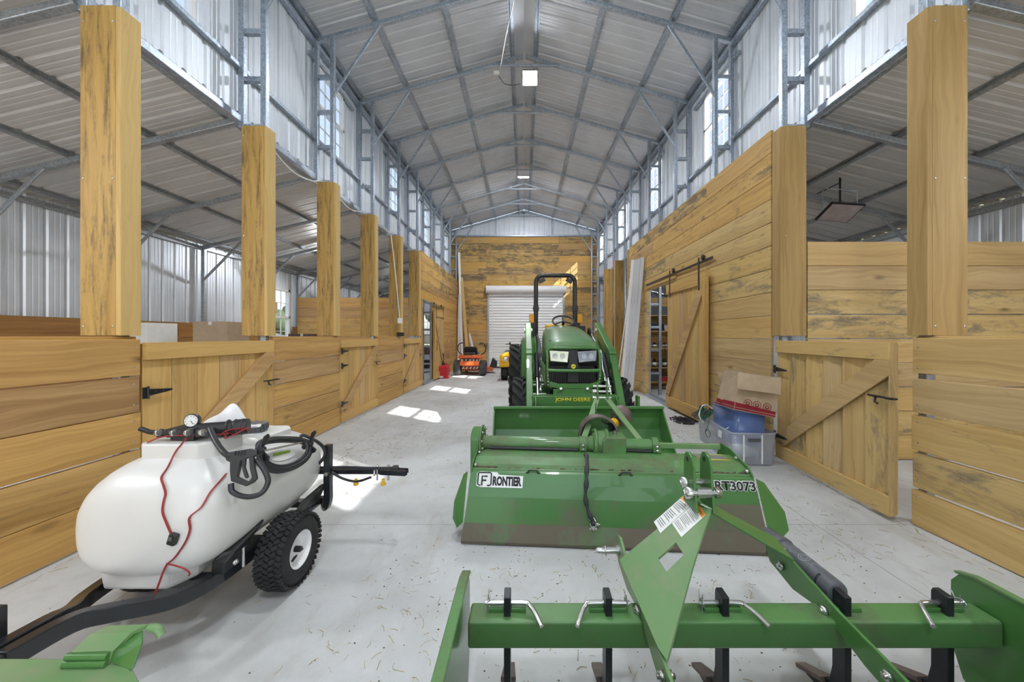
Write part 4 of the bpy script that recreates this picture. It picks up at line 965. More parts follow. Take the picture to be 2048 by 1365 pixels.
# pump, gauge and plumbing on the front deck
pz = .93
dy = .13
b = MB()
b.cyl((sx0 + .05, dy + 1.74, pz + .045), (sx0 + .20, dy + 1.80, pz + .045), .035, n=16).cyl((sx0 + .20, dy + 1.80, pz + .045), (sx0 + .26, dy + 1.825, pz + .045), .042, n=16)
b.box((sx0 + .02, dy + 1.73, pz + .035), (.12, .08, .06)).box((sx0 + .08, dy + 1.86, pz + .02), (.22, .10, .03))
b.cyl((sx0 - .12, dy + 1.72, pz + .035), (sx0 + .16, dy + 1.70, pz + .035), .013, n=10).cyl((sx0 - .06, dy + 1.69, pz + .045), (sx0 - .06, dy + 1.80, pz + .045), .018, n=10)
b.tube([(sx0 - .05, dy + 1.70, pz + .04), (sx0 - .15, dy + 1.70, pz + .045), (sx0 - .20, dy + 1.695, pz + .065)], .013, 8)
for i in range(5): b.cyl((sx0 - .10 + i * .05, dy + 1.70, pz + .02), (sx0 - .10 + i * .05, dy + 1.70, pz + .06), .016, n=8)
for i in range(3): b.cyl((sx0 + .17 + .03 * i, dy + 1.79 + .012 * i, pz + .045), (sx0 + .18 + .03 * i, dy + 1.794 + .012 * i, pz + .045), .044, n=16)
b.build('pump', M['black'], o, bevel=.004)
b = MB()
for x, y in ((-.10, dy + 1.685), (-.02, dy + 1.685), (.05, dy + 1.685), (.12, dy + 1.69)): b.cyl((sx0 + x, y, pz + .045), (sx0 + x + .018, y - .004, pz + .048), .017, n=8)
build_split(b, 'hose_clamp', M['zinc'], o)
gc = at(383, 842, 1.86); gn = V((.25, -1, .12)).normalized(); b = MB(); b.lathe([(0, -.028), (.026, -.028), (.034, -.02), (.036, 0), (.031, .004), (0, .004)], gc, gn, 24); b.cyl(gc + V((0, .012, -.03)), (gc.x + .02, gc.y + .02, pz + .03), .008, n=8); ga = b.build('pressure_gauge', M['black'], o)
b = MB(); b.lathe([(0, .005), (.030, .005), (.030, .0055)], gc, gn, 24); b.build('gauge_dial', M['labelwhite'], ga)
b = MB(); gx = gn.cross(V((0, 0, 1))).normalized(); gy = gx.cross(gn)
for i in range(9):
    a = R(225 - i * 33.75); u = gx * math.cos(a) + gy * math.sin(a); b.bar(gc + gn * .0065 + u * .020, gc + gn * .0065 + u * .027, .002, .001, gn)
b.bar(gc + gn * .0067, gc + gn * .0067 + (gx * -.5 - gy * .8) * .02, .0022, .001, gn); b.build('gauge_marks', M['ink'], ga)['kind'] = 'stuff'
# hose from the deck to the gun, spray gun with trigger
gd = 1.73; gp = lambda px, py, d=0.0: at(px, py, gd + d)
b = MB(); b.tube(spline([at(420, 858, 1.85), at(432, 884, 1.80), at(447, 905, 1.75), at(462, 915, 1.74)]), .0135, 10).tube(spline([at(462, 968, 1.73), at(464, 983, 1.72), at(480, 992, 1.72), at(502, 994, 1.72), at(524, 986, 1.73), at(536, 965, 1.75), at(531, 945, 1.76), at(520, 928, 1.76), at(512, 918, 1.76)]), .0125, 10); b.build('gun_hose', M['hose'], o)
b = MB()
def strip(pts, hw, th=.032):
    b.prism([gp(*p) for p in pts], (-.010, th, -.01))
strip([(450, 917), (457, 905), (500, 898), (513, 902), (514, 911), (497, 916), (478, 924), (462, 927), (452, 922)], 0)
strip([(459, 926), (480, 922), (477, 940), (473, 955), (498, 967), (492, 974), (461, 963), (459, 945)], 0)
strip([(497, 915), (506, 913), (508, 935), (513, 958), (506, 966), (492, 973), (496, 964), (503, 956), (499, 938)], 0, .028)
strip([(484, 920), (491, 918), (489, 935), (496, 955), (490, 958), (483, 938)], 0, .024)
gun = b.build('spray_gun', M['gun'], o, bevel=.004)
b = MB()
for i in range(4): b.bar(gp(469 + i * 6, 911, -.002), gp(472 + i * 6, 902.5, -.002), .006, .003, (0, -1, 0))
b.build('gun_vents', M['ink'], gun)['kind'] = 'stuff'
b = MB(); b.tube([gp(512, 906, .012), at(530, 902, 1.90), at(603, 886, 2.22)], .0055, 8); b.build('gun_lance', M['zinc'], gun)
b = MB(); b.cyl(gp(516, 904, .01), gp(526, 902, .03), .014, n=10).cyl(gp(521, 896, .02), gp(523, 910, .02), .008, n=8); b.build('lance_knob', M['black'], gun)
# coil of hose on two hooks
A = at(520, 905, 1.93); Bk = at(608, 893, 2.30); ax_ = (Bk - A); b = MB(); rr = random.Random(3)
out = V((.85, -.2, .45)).normalized()
for i in range(9):
    pts = []; t0 = rr.uniform(.92, 1.1); dz = rr.uniform(-.012, .012)
    for q in range(28):
        a = 2 * PI * q / 28; u = math.cos(a); v = math.sin(a)
        f = .5 + .56 * u * t0
        drop = (.040 if v > 0 else .130) * t0 * abs(v) ** .8 * (1 if v > 0 else -1) * (1 - .15 * u)
        p = A + ax_ * f + V((0, 0, drop + dz)) + out * (.012 + .010 * (i % 3) + (.03 if v < 0 else .015) * abs(v) + rr.uniform(0, .004)) + V((-.06 * max(0, v), 0, 0))
        pts.append(p)
    b.tube(pts, .0095, 8, closed=True)
b.build('hose_coil', M['hose'], o)
for c, t in ((A, -.02), (Bk, .02)):
    b = MB(); e = ax_.normalized(); up = V((0, 0, 1)); f = out
    for w_ in (1, -1):
        b.prism([c + up * w_ * .008 + e * t, c + up * w_ * .03 + f * .03 + e * t, c + up * w_ * .068 + f * .045 + e * t, c + up * w_ * .072 + f * .075 + e * t, c + up * w_ * .055 + f * .085 + e * t, c + up * w_ * .02 + f * .05 + e * t], e * .014)
    b.cyl(c - f * .02 + e * t, c + f * .05 + e * t, .018, n=10); b.build('hose_hook', M['black'], o, bevel=.003)
# oval sticker on the side, without readable print
b = MB(); ov = [on_tank(564 + 26 * math.cos(i * PI / 12), 911 + 11 * math.sin(i * PI / 12) - 4 * math.cos(i * PI / 12), .003) for i in range(24)]; n_ = (ov[6] - ov[0]).cross(ov[12] - ov[0]).normalized()
n_ = n_ if n_.x > 0 else -n_; b.prism(ov, n_ * .002); stk = b.build('oval_sticker', M['labelwhite'], o)
M['lime'] = plain('lime_print', (.35, .52, .08), .5)
b = MB(); q0, q1 = on_tank(546, 912, .001) , on_tank(580, 905, .001)
for i in range(11):
    t = i / 11; p = q0 + (q1 - q0) * t + n_ * .004; b.bar(p + V((0, 0, -.012)), p + V((0, .004, .012)), .010, .002, n_)
b.build('sticker_print', M['lime'], stk)['kind'] = 'stuff'
# red wires down the front of the tank with an inline switch
w1 = [(372, 877), (362, 890), (350, 905), (335, 935), (322, 955), (326, 972), (330, 988), (326, 1005), (324, 1025), (331, 1045), (340, 1066), (346, 1078)]
w2 = [(452, 948), (440, 962), (420, 985), (402, 1015), (378, 1036), (379, 1060), (370, 1085), (355, 1108), (345, 1120), (330, 1135)]
for w_ in (w1, w2):
    b = MB(); P_ = [at(*p, 1.764) if (p[1] < 906 and w_ is w1) else on_tank(*p) for p in w_]
    if w_ is w2: P_ += [V((P_[-1].x - .02, P_[-1].y - .03, .33)), V((P_[-1].x - .05, P_[-1].y - .05, .315))]
    b.tube(spline(P_, 4), .0028, 6); b.tube([p + V((.0045, 0, .002)) for p in spline(P_, 4)], .0024, 6); b.build('battery_wire', M['redwire'], o)
b = MB(); b.tube(spline([at(333, 1128, 1.58), at(350, 1132, 1.58), at(368, 1138, 1.58), at(379, 1146, 1.58), at(378, 1152, 1.58)], 4), .0035, 6); b.build('battery_wire', M['redwire'], o)
c = on_tank(346, 1079, .012); b = MB(); b.box(c, (.036, .022, .052), Matrix.Rotation(.3, 3, 'Y')); sw = b.build('inline_switch', M['black'], o, bevel=.006)
b = MB(); b.box(c + V((0, -.0125, .006)), (.014, .006, .016), Matrix.Rotation(.3, 3, 'Y')); b.build('switch_button', M['grey'], sw, bevel=.002)
b = MB(); rr = random.Random(9)
for i in range(5):
    c = V((sx0 + .20 + rr.uniform(-.04, .07), 1.92 + rr.uniform(-.05, .06), pz + .02)); b.tube(spline([c + V((.05 * math.cos(t * .9 + i), .05 * math.sin(t * .9 + i * 2), .012 + .02 * math.sin(t * 1.3 + i))) for t in range(8)], 4), .003, 5)
b.tube(spline([(sx0 - .12, 1.785, pz + .006), (sx0 - .05, 1.81, pz + .03), (sx0 + .1, 1.83, pz + .03), (sx0 + .2, 1.89, pz + .02)]), .004, 5); b.build('pump_wires', M['redwire'], o)
# a white rag lying on the tank
o = thing('white_rag', 'crumpled white cloth lying on the sprayer tank behind the pump', 'cloth', (sx0 + .06, 1.99, .91)); b = MB(); rr = random.Random(4); gr = []
for i in range(15):
    row = []
    for jj in range(15):
        u, v = i / 14 - .5, jj / 14 - .5; d = math.hypot(u, v)
        z = .93 + max(0, .13 * math.exp(-d * d * 14)) + .035 * math.sin(u * 13 + v * 4) * math.exp(-d * 2.5) + .022 * math.sin(v * 19 - u * 9) * math.exp(-d * 2) + .012
        row.append(b.bm.verts.new((sx0 + .08 + u * .30 + .02 * math.sin(v * 9), 2.03 + v * .16, z )))
    gr.append(row)
for i in range(14):
    for jj in range(14): b._face([gr[i][jj], gr[i + 1][jj], gr[i + 1][jj + 1], gr[i][jj + 1]], True)
cl = b.build('cloth', M['cloth'], o, solid=.004, subsurf=1)

# ------------------------------------------------------------ rotary tiller, centre
ang = math.atan2(-.14, 2.10); tcx, tcy = .605, 2.43
o = thing('rotary_tiller', 'wide green rotary tiller with mud-caked rear flap, behind the box scraper', 'tiller', (tcx, tcy, 0), rz=ang); TL = o
Rz = Matrix.Rotation(ang, 3, 'Z')
def T(x, y, z): return V((tcx, tcy, 0)) + Rz @ V((x, y, z))
def TB(name, fn, mat, bevel=.004, parent=None, solid=0, seg=2, subsurf=0):
    b = MB(); fn(b)
    for v in b.bm.verts: v.co = T(*v.co)
    if 'bolt' in name: return build_split(b, name, M[mat], parent or o)
    return b.build(name, M[mat], parent or o, bevel=bevel, solid=solid, seg=seg)
hw0, hw1 = 1.05, .985       # half widths: flap bottom, hood
def flapsec(z, y, hw): return [(-hw, y, z), (hw, y, z)]
def f_flap(b):
    b.loft([flapsec(.468, .165, 1.015), flapsec(.455, .155, 1.015), flapsec(.385, .125, 1.02), flapsec(.30, .098, 1.025)], closed=False, caps=False, smooth=False)
TB('rear_flap', f_flap, 'green', 0, solid=.010)
TB('flap_lower', lambda b: b.loft([flapsec(.30, .098, 1.025), flapsec(.13, .05, 1.04)], closed=False, caps=False, smooth=False), 'mud2', 0, solid=.010)
TB('flap_skirt', lambda b: b.loft([flapsec(.132, .05, 1.04), flapsec(.03, .002, 1.052), flapsec(.012, .008, 1.052)], closed=False, caps=False, smooth=False), 'mud', 0, solid=.012)
TB('flap_hinge_rod', lambda b: b.cyl((-1.015, .178, .470), (1.015, .178, .470), .011, n=10), 'greendirt', 0)
TB('hood', lambda b: b.loft([flapsec(.465, .19, 1.0), flapsec(.498, .21, 1.0), flapsec(.522, .31, 1.0), flapsec(.525, .46, 1.0), flapsec(.47, .60, 1.0), flapsec(.30, .70, 1.0)], closed=False, caps=False, smooth=False), 'greendirt', 0, solid=.008)
TB('front_bar', lambda b: (b.bb(.36, .98, .56, .60, .535, .575)), 'greenpale', .004)
for s_ in (-1, 1):
    TB('side_plate', lambda b: b.prism([(s_ * 1.003, .15, .48), (s_ * 1.003, .20, .52), (s_ * 1.003, .46, .575), (s_ * 1.003, .62, .575), (s_ * 1.003, .72, .40), (s_ * 1.003, .70, .12), (s_ * 1.003, .30, .10), (s_ * 1.003, .14, .30)], (s_ * .012, 0, 0)), 'green', .004)
    fk = 1.0 if s_ > 0 else .55
    TB('side_shield', lambda b: b.prism([(s_ * (1.045 + x * fk), y, z) for x, y, z in ((-.01, .16, .455), (.06, .185, .42), (.155, .11, .25), (.15, .06, .15), (.08, .03, .10), (.0, .03, .14))], (s_ * .002, .012, .002)), 'green', .004)
    TB('side_bolt', lambda b: [bolt(b, (s_ * .99, .19, .50), (-s_, -.6, 0), .016), bolt(b, (s_ * .99, .33, .545), (-s_, 0, .3), .014)], 'zinc', 0)
# chain case at the left end
def chaincase(b):
    pts = [(-1.075, y, z) for y, z in [(.52 + .115 * math.cos(R(a)), .60 + .10 * math.sin(R(a))) for a in range(-10, 200, 15)] + [(.40, .30), (.42, .16), (.50, .10), (.60, .12), (.65, .3)]]
    b.prism(pts, (.075, 0, 0))
TB('chain_case', chaincase, 'green', .012, seg=3)
TB('case_flange', lambda b: b.prism([(-1.0, y, z) for y, z in [(.52 + .13 * math.cos(R(a)), .60 + .115 * math.sin(R(a))) for a in range(-10, 200, 15)] + [(.385, .30), (.41, .14), (.62, .12), (.665, .3)]], (.012, 0, 0)), 'greendirt', .003)
TB('case_bolt', lambda b: [bolt(b, (-.988, .52 + .108 * math.cos(R(a)), .60 + .095 * math.sin(R(a))), (1, 0, 0), .011) for a in (0, 40, 85, 130, 175, 215)], 'zinc', 0)
# drive tubes and gearbox
tz = .570; ty = .52
gx = (1193 - 1048) * 2.95 / FPX - tcx
TB('drive_tube', lambda b: (b.cyl((-.985, ty, tz), (gx - .06, ty, tz), .056, n=24), b.lathe([(.056, -.06), (.075, -.01), (.10, 0), (.10, .012), (0, .012)], (gx - .06, ty, tz), (1, 0, 0), 24)), 'greendirt', 0)
TB('drive_tube', lambda b: b.cyl((gx + .16, ty, tz), (gx + .43, ty, tz), .052, n=24), 'greendirt', 0)
def gearbox(b):
    b.loft([[(gx - .0 + x, y, z) for x, z in ((0, .45), (0, .62), (.03, .655), (.19, .655), (.19, .45))] for y in (ty - .10, ty + .10)], smooth=False)
    b.lathe([(0, -.05), (.12, -.05), (.12, -.03), (.105, -.025), (.105, .04), (.12, .045), (.12, .065), (0, .065)], (gx - .005, ty + .02, tz + .005), (1, 0, 0), 24)
TB('gearbox', gearbox, 'greendirt', .014, seg=3)
TB('gearbox_input', lambda b: b.cyl((gx + .06, ty + .08, tz + .03), (gx + .06, ty + .26, tz + .03), .055, n=18), 'green', 0)
TB('filler_plug', lambda b: bolt(b, (gx + .12, ty + .02, .655), (0, 0, 1), .018, .02), 'rust', 0)
TB('round_sticker', lambda b: b.cyl((gx + .045, ty - .101, .50), (gx + .045, ty - .104, .50), .019, n=20), 'labelwhite', 0)
TB('gearbox_bolt', lambda b: [bolt(b, (gx - .05, ty + .02 + .108 * math.cos(R(a)), tz + .108 * math.sin(R(a))), (-1, 0, 0), .010) for a in range(20, 380, 60)], 'greendirt', 0)
# hanger clamps on the tube with rods
for x in (-.155, gx + .435):
    TB('tube_clamp', lambda b: (b.lathe([(.066, -.025), (.066, .025), (.056, .025), (.056, -.025), (.066, -.025)], (x, ty, tz), (1, 0, 0), 24), b.bb(x - .028, x + .028, ty - .078, ty - .05, tz - .035, tz + .03), b.prism([(x - .01, ty - .10, .44), (x - .01, ty - .02, .54), (x - .01, ty + .06, .53), (x - .01, ty + .06, .50), (x - .01, ty - .06, .42)], (.02, 0, 0))), 'greendirt', .003)
    TB('clamp_bolt', lambda b: [bolt(b, (x, ty - .078, tz + d), (0, -1, 0), .012) for d in (-.018, .014)] + [bolt(b, (x + d, ty - .09, .46), (d, -.4, .1), .018, .02) for d in (-.015, .02)], 'zinc', 0)
# rubber-sleeved chain from clamp to flap
def chain(b):
    pts = spline([(-.14, .42, .50), (-.145, .31, .56), (-.15, .20, .55), (-.16, .125, .49), (-.165, .095, .42), (-.175, .07, .33), (-.16, .05, .25), (-.135, .035, .19), (-.125, .03, .165)], 4)
    rs = [.013 + .005 * math.sin(i * 1.25) for i in range(len(pts))]
    b.tube(pts, .013, 8, rs=rs)
TB('flap_chain', chain, 'hose', 0)
TB('chain_shackle', lambda b: (b.tube([(-.145, .055, .17), (-.145, .045, .20), (-.12, .045, .20), (-.105, .04, .17), (-.11, .03, .145), (-.14, .035, .14), (-.145, .045, .16)], .006, 6), b.bb(-.15, -.10, .035, .055, .12, .135), [bolt(b, (-.10, .045, .155), (1, -.2, 0), .014), bolt(b, (-.125, .04, .128), (0, -1, 0), .014)]), 'zinc', 0)
# A-frame to the tractor
mx = (1190 - 1048) * 3.42 / FPX - tcx
for x0, x1 in ((-.14, mx - .045), (gx + .33, mx + .04)):
    TB('hitch_brace', lambda b: b.bar((x0, ty + .03, .60), (x1, .98, .88), .05, .016, (0, -.5, 1)), 'greenpale', .003)
for d in (-.045, .045):
    TB('mast_plate', lambda b: b.prism([(mx + d - .006, y, z) for y, z in ((.94, .84), (.94, .99), (.965, 1.02), (1.00, 1.02), (1.03, .99), (1.04, .84))], (.012, 0, 0)), 'greendirt', .003)
TB('mast_pin', lambda b: [b.cyl((mx - .085, .985, z), (mx + .085, .985, z), .013, n=10) for z in (.88, .94, .99)] + [b.cyl((mx - .09, .985, z), (mx - .06, .985, z), .022, n=10) for z in (.88, .94)], 'zinc', 0)
# PTO guard cones and shaft
TB('drive_guard', lambda b: b.lathe([(.165, -.02), (.175, .0), (.16, .12), (.152, .12), (.165, .0), (.155, -.02), (.165, -.02)], (gx + .0, ty + .12, .615), (0, 1, 0), 32), 'rust', 0)
TB('guard_disc', lambda b: b.lathe([(.0, .10), (.15, .10), (.15, .11), (0, .11)], (gx + .0, ty + .10, .615), (0, 1, 0), 32), 'green', 0)
q0, q1 = V((gx + .10, ty + .20, .66)), V((gx + .21, ty + .36, .70)); dd = (q1 - q0).normalized()
ptos = TB('drive_shaft', lambda b: b.cyl(q0, q1, .042, n=18), 'hose', 0)
TB('shaft_label', lambda b: b.cyl(q0 + dd * .03, q0 + dd * .12, .044, n=18), 'yellow', 0, parent=ptos)
TB('shaft_guard', lambda b: b.lathe([(.045, -.02), (.075, .02), (.095, .05), (.098, .11), (.092, .11), (.088, .055), (.07, .03), (.042, 0)], q1, dd, 28), 'rust', 0)
TB('chain_keeper', lambda b: b.tube(spline([(gx + .03, ty + .45, .86), (gx + .0, ty + .30, .80), (gx + .04, ty + .20, .72), (gx + .12, ty + .2, .68)]), .006, 6), 'hose', 0)
for x0, x1 in ((-.93, -.2), (-.10, gx - .06), (gx + .2, gx + .40)): TB('cross_rod', lambda b: b.cyl((x0, ty - .06, .545), (x1, ty - .06, .54), .013, n=8), 'black', 0)
TB('tine_rotor', lambda b: (b.cyl((-.97, .45, .24), (.97, .45, .24), .045, n=12), [b.box((x, .45 + .12 * math.cos(x * 9), .24 + .12 * math.sin(x * 9)), (.012, .24, .06), Matrix.Rotation(x * 9, 3, 'X')) for x in [-.9 + .15 * i for i in range(13)]]), 'rust', 0)
def clods(b):
    rr = random.Random(8)
    for i in range(150):
        x = rr.choice([rr.uniform(-.97, -.85), rr.uniform(-.97, .97), rr.uniform(.6, .97)]); r_ = rr.uniform(.003, .013); b.sphere((x, .195 + rr.uniform(-.006, .008), .475 + rr.uniform(0, .01)), r_, 6, (1.6, 1, .6))
TB('dirt_clods', clods, 'soil', 0)['kind'] = 'stuff'
for x in (-.55, .12): TB('flap_spring', lambda b: [b.tube(spline([(x - .05, .15, .462), (x - .035, .14, .468), (x - .03, .142, .483), (x + .03, .142, .483), (x + .035, .14, .468), (x + .05, .15, .462)], 3), .006, 6)], 'black', 0)
# decals: letters are raised film, white keyline below the dark letters
fn = V((0, -.62, 1)).normalized()
def on_flap(x, z): z += .055; t = (z - .385) / (.455 - .385); return T(x, .125 + (.155 - .125) * t, z)
X_, Z_ = T(1, 0, 0) - T(0, 0, 0), on_flap(0, .42) - on_flap(0, .31)
nrm = X_.cross(Z_).normalized()
b = MB(); b.prism([on_flap(x, z) + nrm * .008 for x, z in ((-.965, .315), (-.935, .307), (-.625, .307), (-.622, .382), (-.80, .387), (-.815, .403), (-.94, .407), (-.965, .395))], nrm * .0012); d1 = b.build('decal_film', M['labelwhite'], o)
text('decal_lettering', 'RONTIER', on_flap(-.845, .317) + nrm * .0095, X_, Z_, .066, M['ink'], d1, width=.212, bold=.055, ext=.0004)
b = MB(); e = lambda x, z: on_flap(x, z) + nrm * .0098
b.tube([e(-.935, .318), e(-.955, .324), e(-.955, .393), e(-.945, .399), (e(-.865, .399)), e(-.857, .393), e(-.857, .326), e(-.868, .318), e(-.885, .318)], .0055, 6).tube([e(-.925, .318), e(-.925, .376), e(-.885, .376)], .006, 6).tube([e(-.925, .350), e(-.893, .350)], .006, 6); b.build('decal_emblem', M['ink'], d1)
text('decal_keyline', 'RT3073', on_flap(.732, .322) + nrm * .0085, X_, Z_, .074, M['labelwhite'], o, width=.286, bold=.085, ext=.0005)
text('decal_lettering', 'RT3073', on_flap(.737, .327) + nrm * .0095, X_, Z_, .064, M['ink'], o, width=.276, bold=.03, ext=.0005)
TB('hood_label', lambda b: b.prism([(.74, .34, .527), (.94, .34, .527), (.92, .44, .5285), (.70, .44, .5285)], (0, -.0003, .002)), 'labelgrey', 0)
TB('hood_label', lambda b: b.tube([(.73, .335, .528), (.955, .335, .528), (.93, .445, .5295), (.69, .445, .5295)], .003, 4, closed=True), 'lettering', 0)
# ------------------------------------------------------------ compact tractor with front loader, centre
tx = .645
o = thing('tractor', 'green compact tractor with front loader and black roll bar', 'tractor', (tx, 6.0, 0)); TR = o
def tp(name, fn, mat, bevel=.006, parent=None, solid=0, subsurf=0, seg=2):
    b = MB(); fn(b); return b.build(name, M[mat] if isinstance(mat, str) else mat, parent or o, bevel=bevel, solid=solid, subsurf=subsurf, seg=seg)
# hood: rounded shell, higher at the back
def hoodsec(y, hw, zb, zt, cr):
    return [(tx - hw, y, zb), (tx - hw * 1.0, y, zt - cr * 1.5), (tx - hw * .94, y, zt - cr * .75), (tx - hw * .76, y, zt - cr * .22), (tx - hw * .42, y, zt - .012), (tx, y, zt),
            (tx + hw * .42, y, zt - .012), (tx + hw * .76, y, zt - cr * .22), (tx + hw * .94, y, zt - cr * .75), (tx + hw * 1.0, y, zt - cr * 1.5), (tx + hw, y, zb)]
tp('hood', lambda b: b.loft([hoodsec(4.66, .325, 1.28, 1.34, .03), hoodsec(4.70, .345, 1.25, 1.40, .06), hoodsec(4.82, .355, 1.15, 1.455, .10), hoodsec(5.1, .355, 1.10, 1.525, .13), hoodsec(5.6, .345, 1.08, 1.60, .14), hoodsec(6.02, .335, 1.08, 1.65, .14)], closed=False, caps=False), 'hoodgreen', 0, solid=.012)
tp('hood_lip', lambda b: b.tube(spline([(tx - .345, 4.70, 1.30), (tx - .25, 4.665, 1.315), (tx, 4.645, 1.318), (tx + .25, 4.665, 1.315), (tx + .345, 4.70, 1.30)], 4), .022, 8), 'green', 0)
tp('hood_side', lambda b: [b.bb(tx + s * .33, tx + s * .352, 4.74, 5.95, .88, 1.18) for s in (-1, 1)] and None, 'black', .01)
tp('radiator_core', lambda b: b.bb(tx - .31, tx + .31, 4.76, 5.95, .74, 1.42), 'black', .02)
tp('front_panel', lambda b: b.loft([[(tx - .325, y, z), (tx + .325, y, z)] for y, z in ((4.69, 1.30), (4.675, 1.20), (4.68, 1.08))], closed=False, caps=False), 'black', 0, solid=.01)
for s in (-1, 1):
    q = [(tx + s * .075, 4.665, 1.125), (tx + s * .30, 4.672, 1.145), (tx + s * .315, 4.675, 1.285), (tx + s * .055, 4.66, 1.27)]
    hl = tp('headlight', lambda b: b.prism(q, (0, -.012, 0)), 'chrome', .006)
    tp('headlight_bulb', lambda b: [b.lathe([(0, 0), (.03, .0), (.036, .012), (.028, .012), (.02, .004), (0, .004)], (tx + s * x, 4.654, 1.21), (0, -1, 0), 14) for x in (.14, .235)], 'labelwhite', 0, hl)
    tp('headlight_lens', lambda b: b.prism([V(p) + V((0, -.030, 0)) for p in q], (0, -.003, 0)), 'glass', 0, hl)
tp('grille_stripe', lambda b: b.prism([(tx - .06, 4.66, 1.29), (tx + .06, 4.66, 1.29), (tx + .055, 4.655, 1.12), (tx + .085, 4.655, 1.05), (tx - .085, 4.655, 1.05), (tx - .055, 4.655, 1.12)], (0, -.008, 0)), 'ink', .003)
em = tp('hood_badge', lambda b: b.lathe([(0, 0), (.030, 0), (.030, .005), (0, .006)], (tx + .002, 4.647, 1.075), (0, -1, 0), 18), 'lettering', 0)
tp('badge_deer', lambda b: b.prism([(tx - .018, 4.641, 1.062), (tx - .010, 4.641, 1.075), (tx - .020, 4.641, 1.082), (tx - .008, 4.641, 1.084), (tx + .004, 4.641, 1.079), (tx + .012, 4.641, 1.090), (tx + .020, 4.641, 1.086), (tx + .012, 4.641, 1.078), (tx + .016, 4.641, 1.062), (tx + .006, 4.641, 1.070)], (0, -.002, 0)), 'green', 0, em)
def grille(b):
    for i in range(22): b.bb(tx - .30 + i * .0285, tx - .292 + i * .0285, 4.69, 4.71, .80, 1.05)
    for i in range(5): b.bb(tx - .31, tx + .31, 4.695, 4.705, .82 + i * .05, .826 + i * .05)
tp('lower_grille', grille, 'black', 0)
tp('grille_stripe', lambda b: b.bb(tx - .07, tx + .07, 4.67, 4.69, .86, 1.04), 'ink', .004)
# brush guard
def guard(b):
    for s in (-1, 1): b.tube(spline([(tx + s * .345, 4.74, 1.30), (tx + s * .342, 4.62, 1.24), (tx + s * .34, 4.60, 1.1), (tx + s * .335, 4.60, .92), (tx + s * .30, 4.62, .80)], 5), .018, 10)
    b.tube(spline([(tx - .34, 4.60, 1.03), (tx - .2, 4.585, 1.025), (tx + .2, 4.585, 1.025), (tx + .34, 4.60, 1.03)], 4), .024, 10)
    b.loft([[(tx - .335, 4.60, z), (tx - .2, 4.575, z - .03), (tx + .2, 4.575, z - .03), (tx + .335, 4.60, z)] for z in (.89, .825)], closed=False, caps=False, smooth=False)
tp('brush_guard', guard, 'green', 0)
for s in (-1, 1):
    for z in (.84, .88, .92, .96): tp('guard_bolt', lambda b: bolt(b, (tx + s * .335, 4.59, z), (0, -1, 0), .010), 'zinc', 0)
tp('bumper_plate', lambda b: b.prism([(tx - .27, 4.58, .79), (tx + .27, 4.58, .79), (tx + .27, 4.58, .62), (tx + .06, 4.58, .605), (tx + .04, 4.58, .63), (tx - .04, 4.58, .63), (tx - .06, 4.58, .605), (tx - .27, 4.58, .62)], (0, -.025, 0)), 'green', .006)
tp('bumper_holes', lambda b: [b.cyl((tx + x, 4.5545, z), (tx + x, 4.553, z), .009, n=8) for x, z in ((-.21, .70), (-.21, .75), (.21, .70), (.21, .75), (-.1, .71), (0, .71), (.1, .71), (-.21, .65), (.21, .65))], 'ink', 0)['kind'] = 'stuff'
for s in (-1, 1): tp('bumper_bolt', lambda b: (b.lathe([(0, 0), (.03, 0), (.026, .02), (.016, .03), (0, .032)], (tx + s * .17, 4.555, .79), (0, -1, .5), 14)), 'zinc', 0)
tp('chassis', lambda b: (b.bb(tx - .16, tx + .16, 4.62, 7.2, .46, .76), b.bb(tx - .24, tx + .24, 5.6, 7.4, .40, .95)), 'black', .02)
tp('front_axle', lambda b: (b.cyl((tx - .6, 5.05, .44), (tx + .6, 5.05, .44), .075, n=14), b.bb(tx - .13, tx + .13, 4.9, 5.2, .40, .66)), 'green', .01)
# tyres with chevron lugs
def ag_tyre(name, c, r, w, rim, nl, lug, mat):
    c = V(c); b = MB(); tyre(b, c, (1, 0, 0), r - lug, w, rim, 40, .22); t = b.build(name, M[mat], o)
    b = MB()
    for i in range(nl):
        for s in (-1, 1):
            a = 2 * PI * (i + (.5 if s > 0 else 0)) / nl
            segs = []
            for q in range(4):
                f = q / 3; aa = a + (-.20) * (1 - f) * (18 / nl) * 2.0; x = s * w * (.02 + .49 * (1 - f)) ; rr_ = r - (.32 * lug if f == 0 else 0)
                wd = r * .20 * (14 / nl) * (1.2 - .25 * f)
                ca = [aa - wd / r / 2, aa + wd / r / 2]
                segs.append([c + V((x, -R_ * math.sin(t_), R_ * math.cos(t_))) for t_, R_ in ((ca[0], r - lug * 1.3), (ca[1], r - lug * 1.3), (ca[1], rr_), (ca[0], rr_))])
            b.loft(segs, smooth=False)
    b.build('tyre_lugs', M[mat], t)
    b = MB(); s = 1 if c.x > tx else -1; b.lathe([(rim, w * .42), (rim - .02, w * .42), (rim - .03, w * .1), (rim * .5, w * .05), (rim * .45, w * .2), (0, w * .2)], c, (s, 0, 0), 28); b.lathe([(rim, w * .4), (rim - .02, w * .4), (rim * .6, w * .1), (0, w * .1)], c, (-s, 0, 0), 24); b.build('wheel_rim', M['yellow'], t)
for s in (-1, 1): ag_tyre('front_tyre', (tx + s * .665, 5.05, .445), .445, .27, .22, 17, .035, 'rubber')
for s in (-1, 1): ag_tyre('rear_tyre', (tx + s * .73, 6.95, .66), .66, .38, .33, 20, .04, 'rubber')
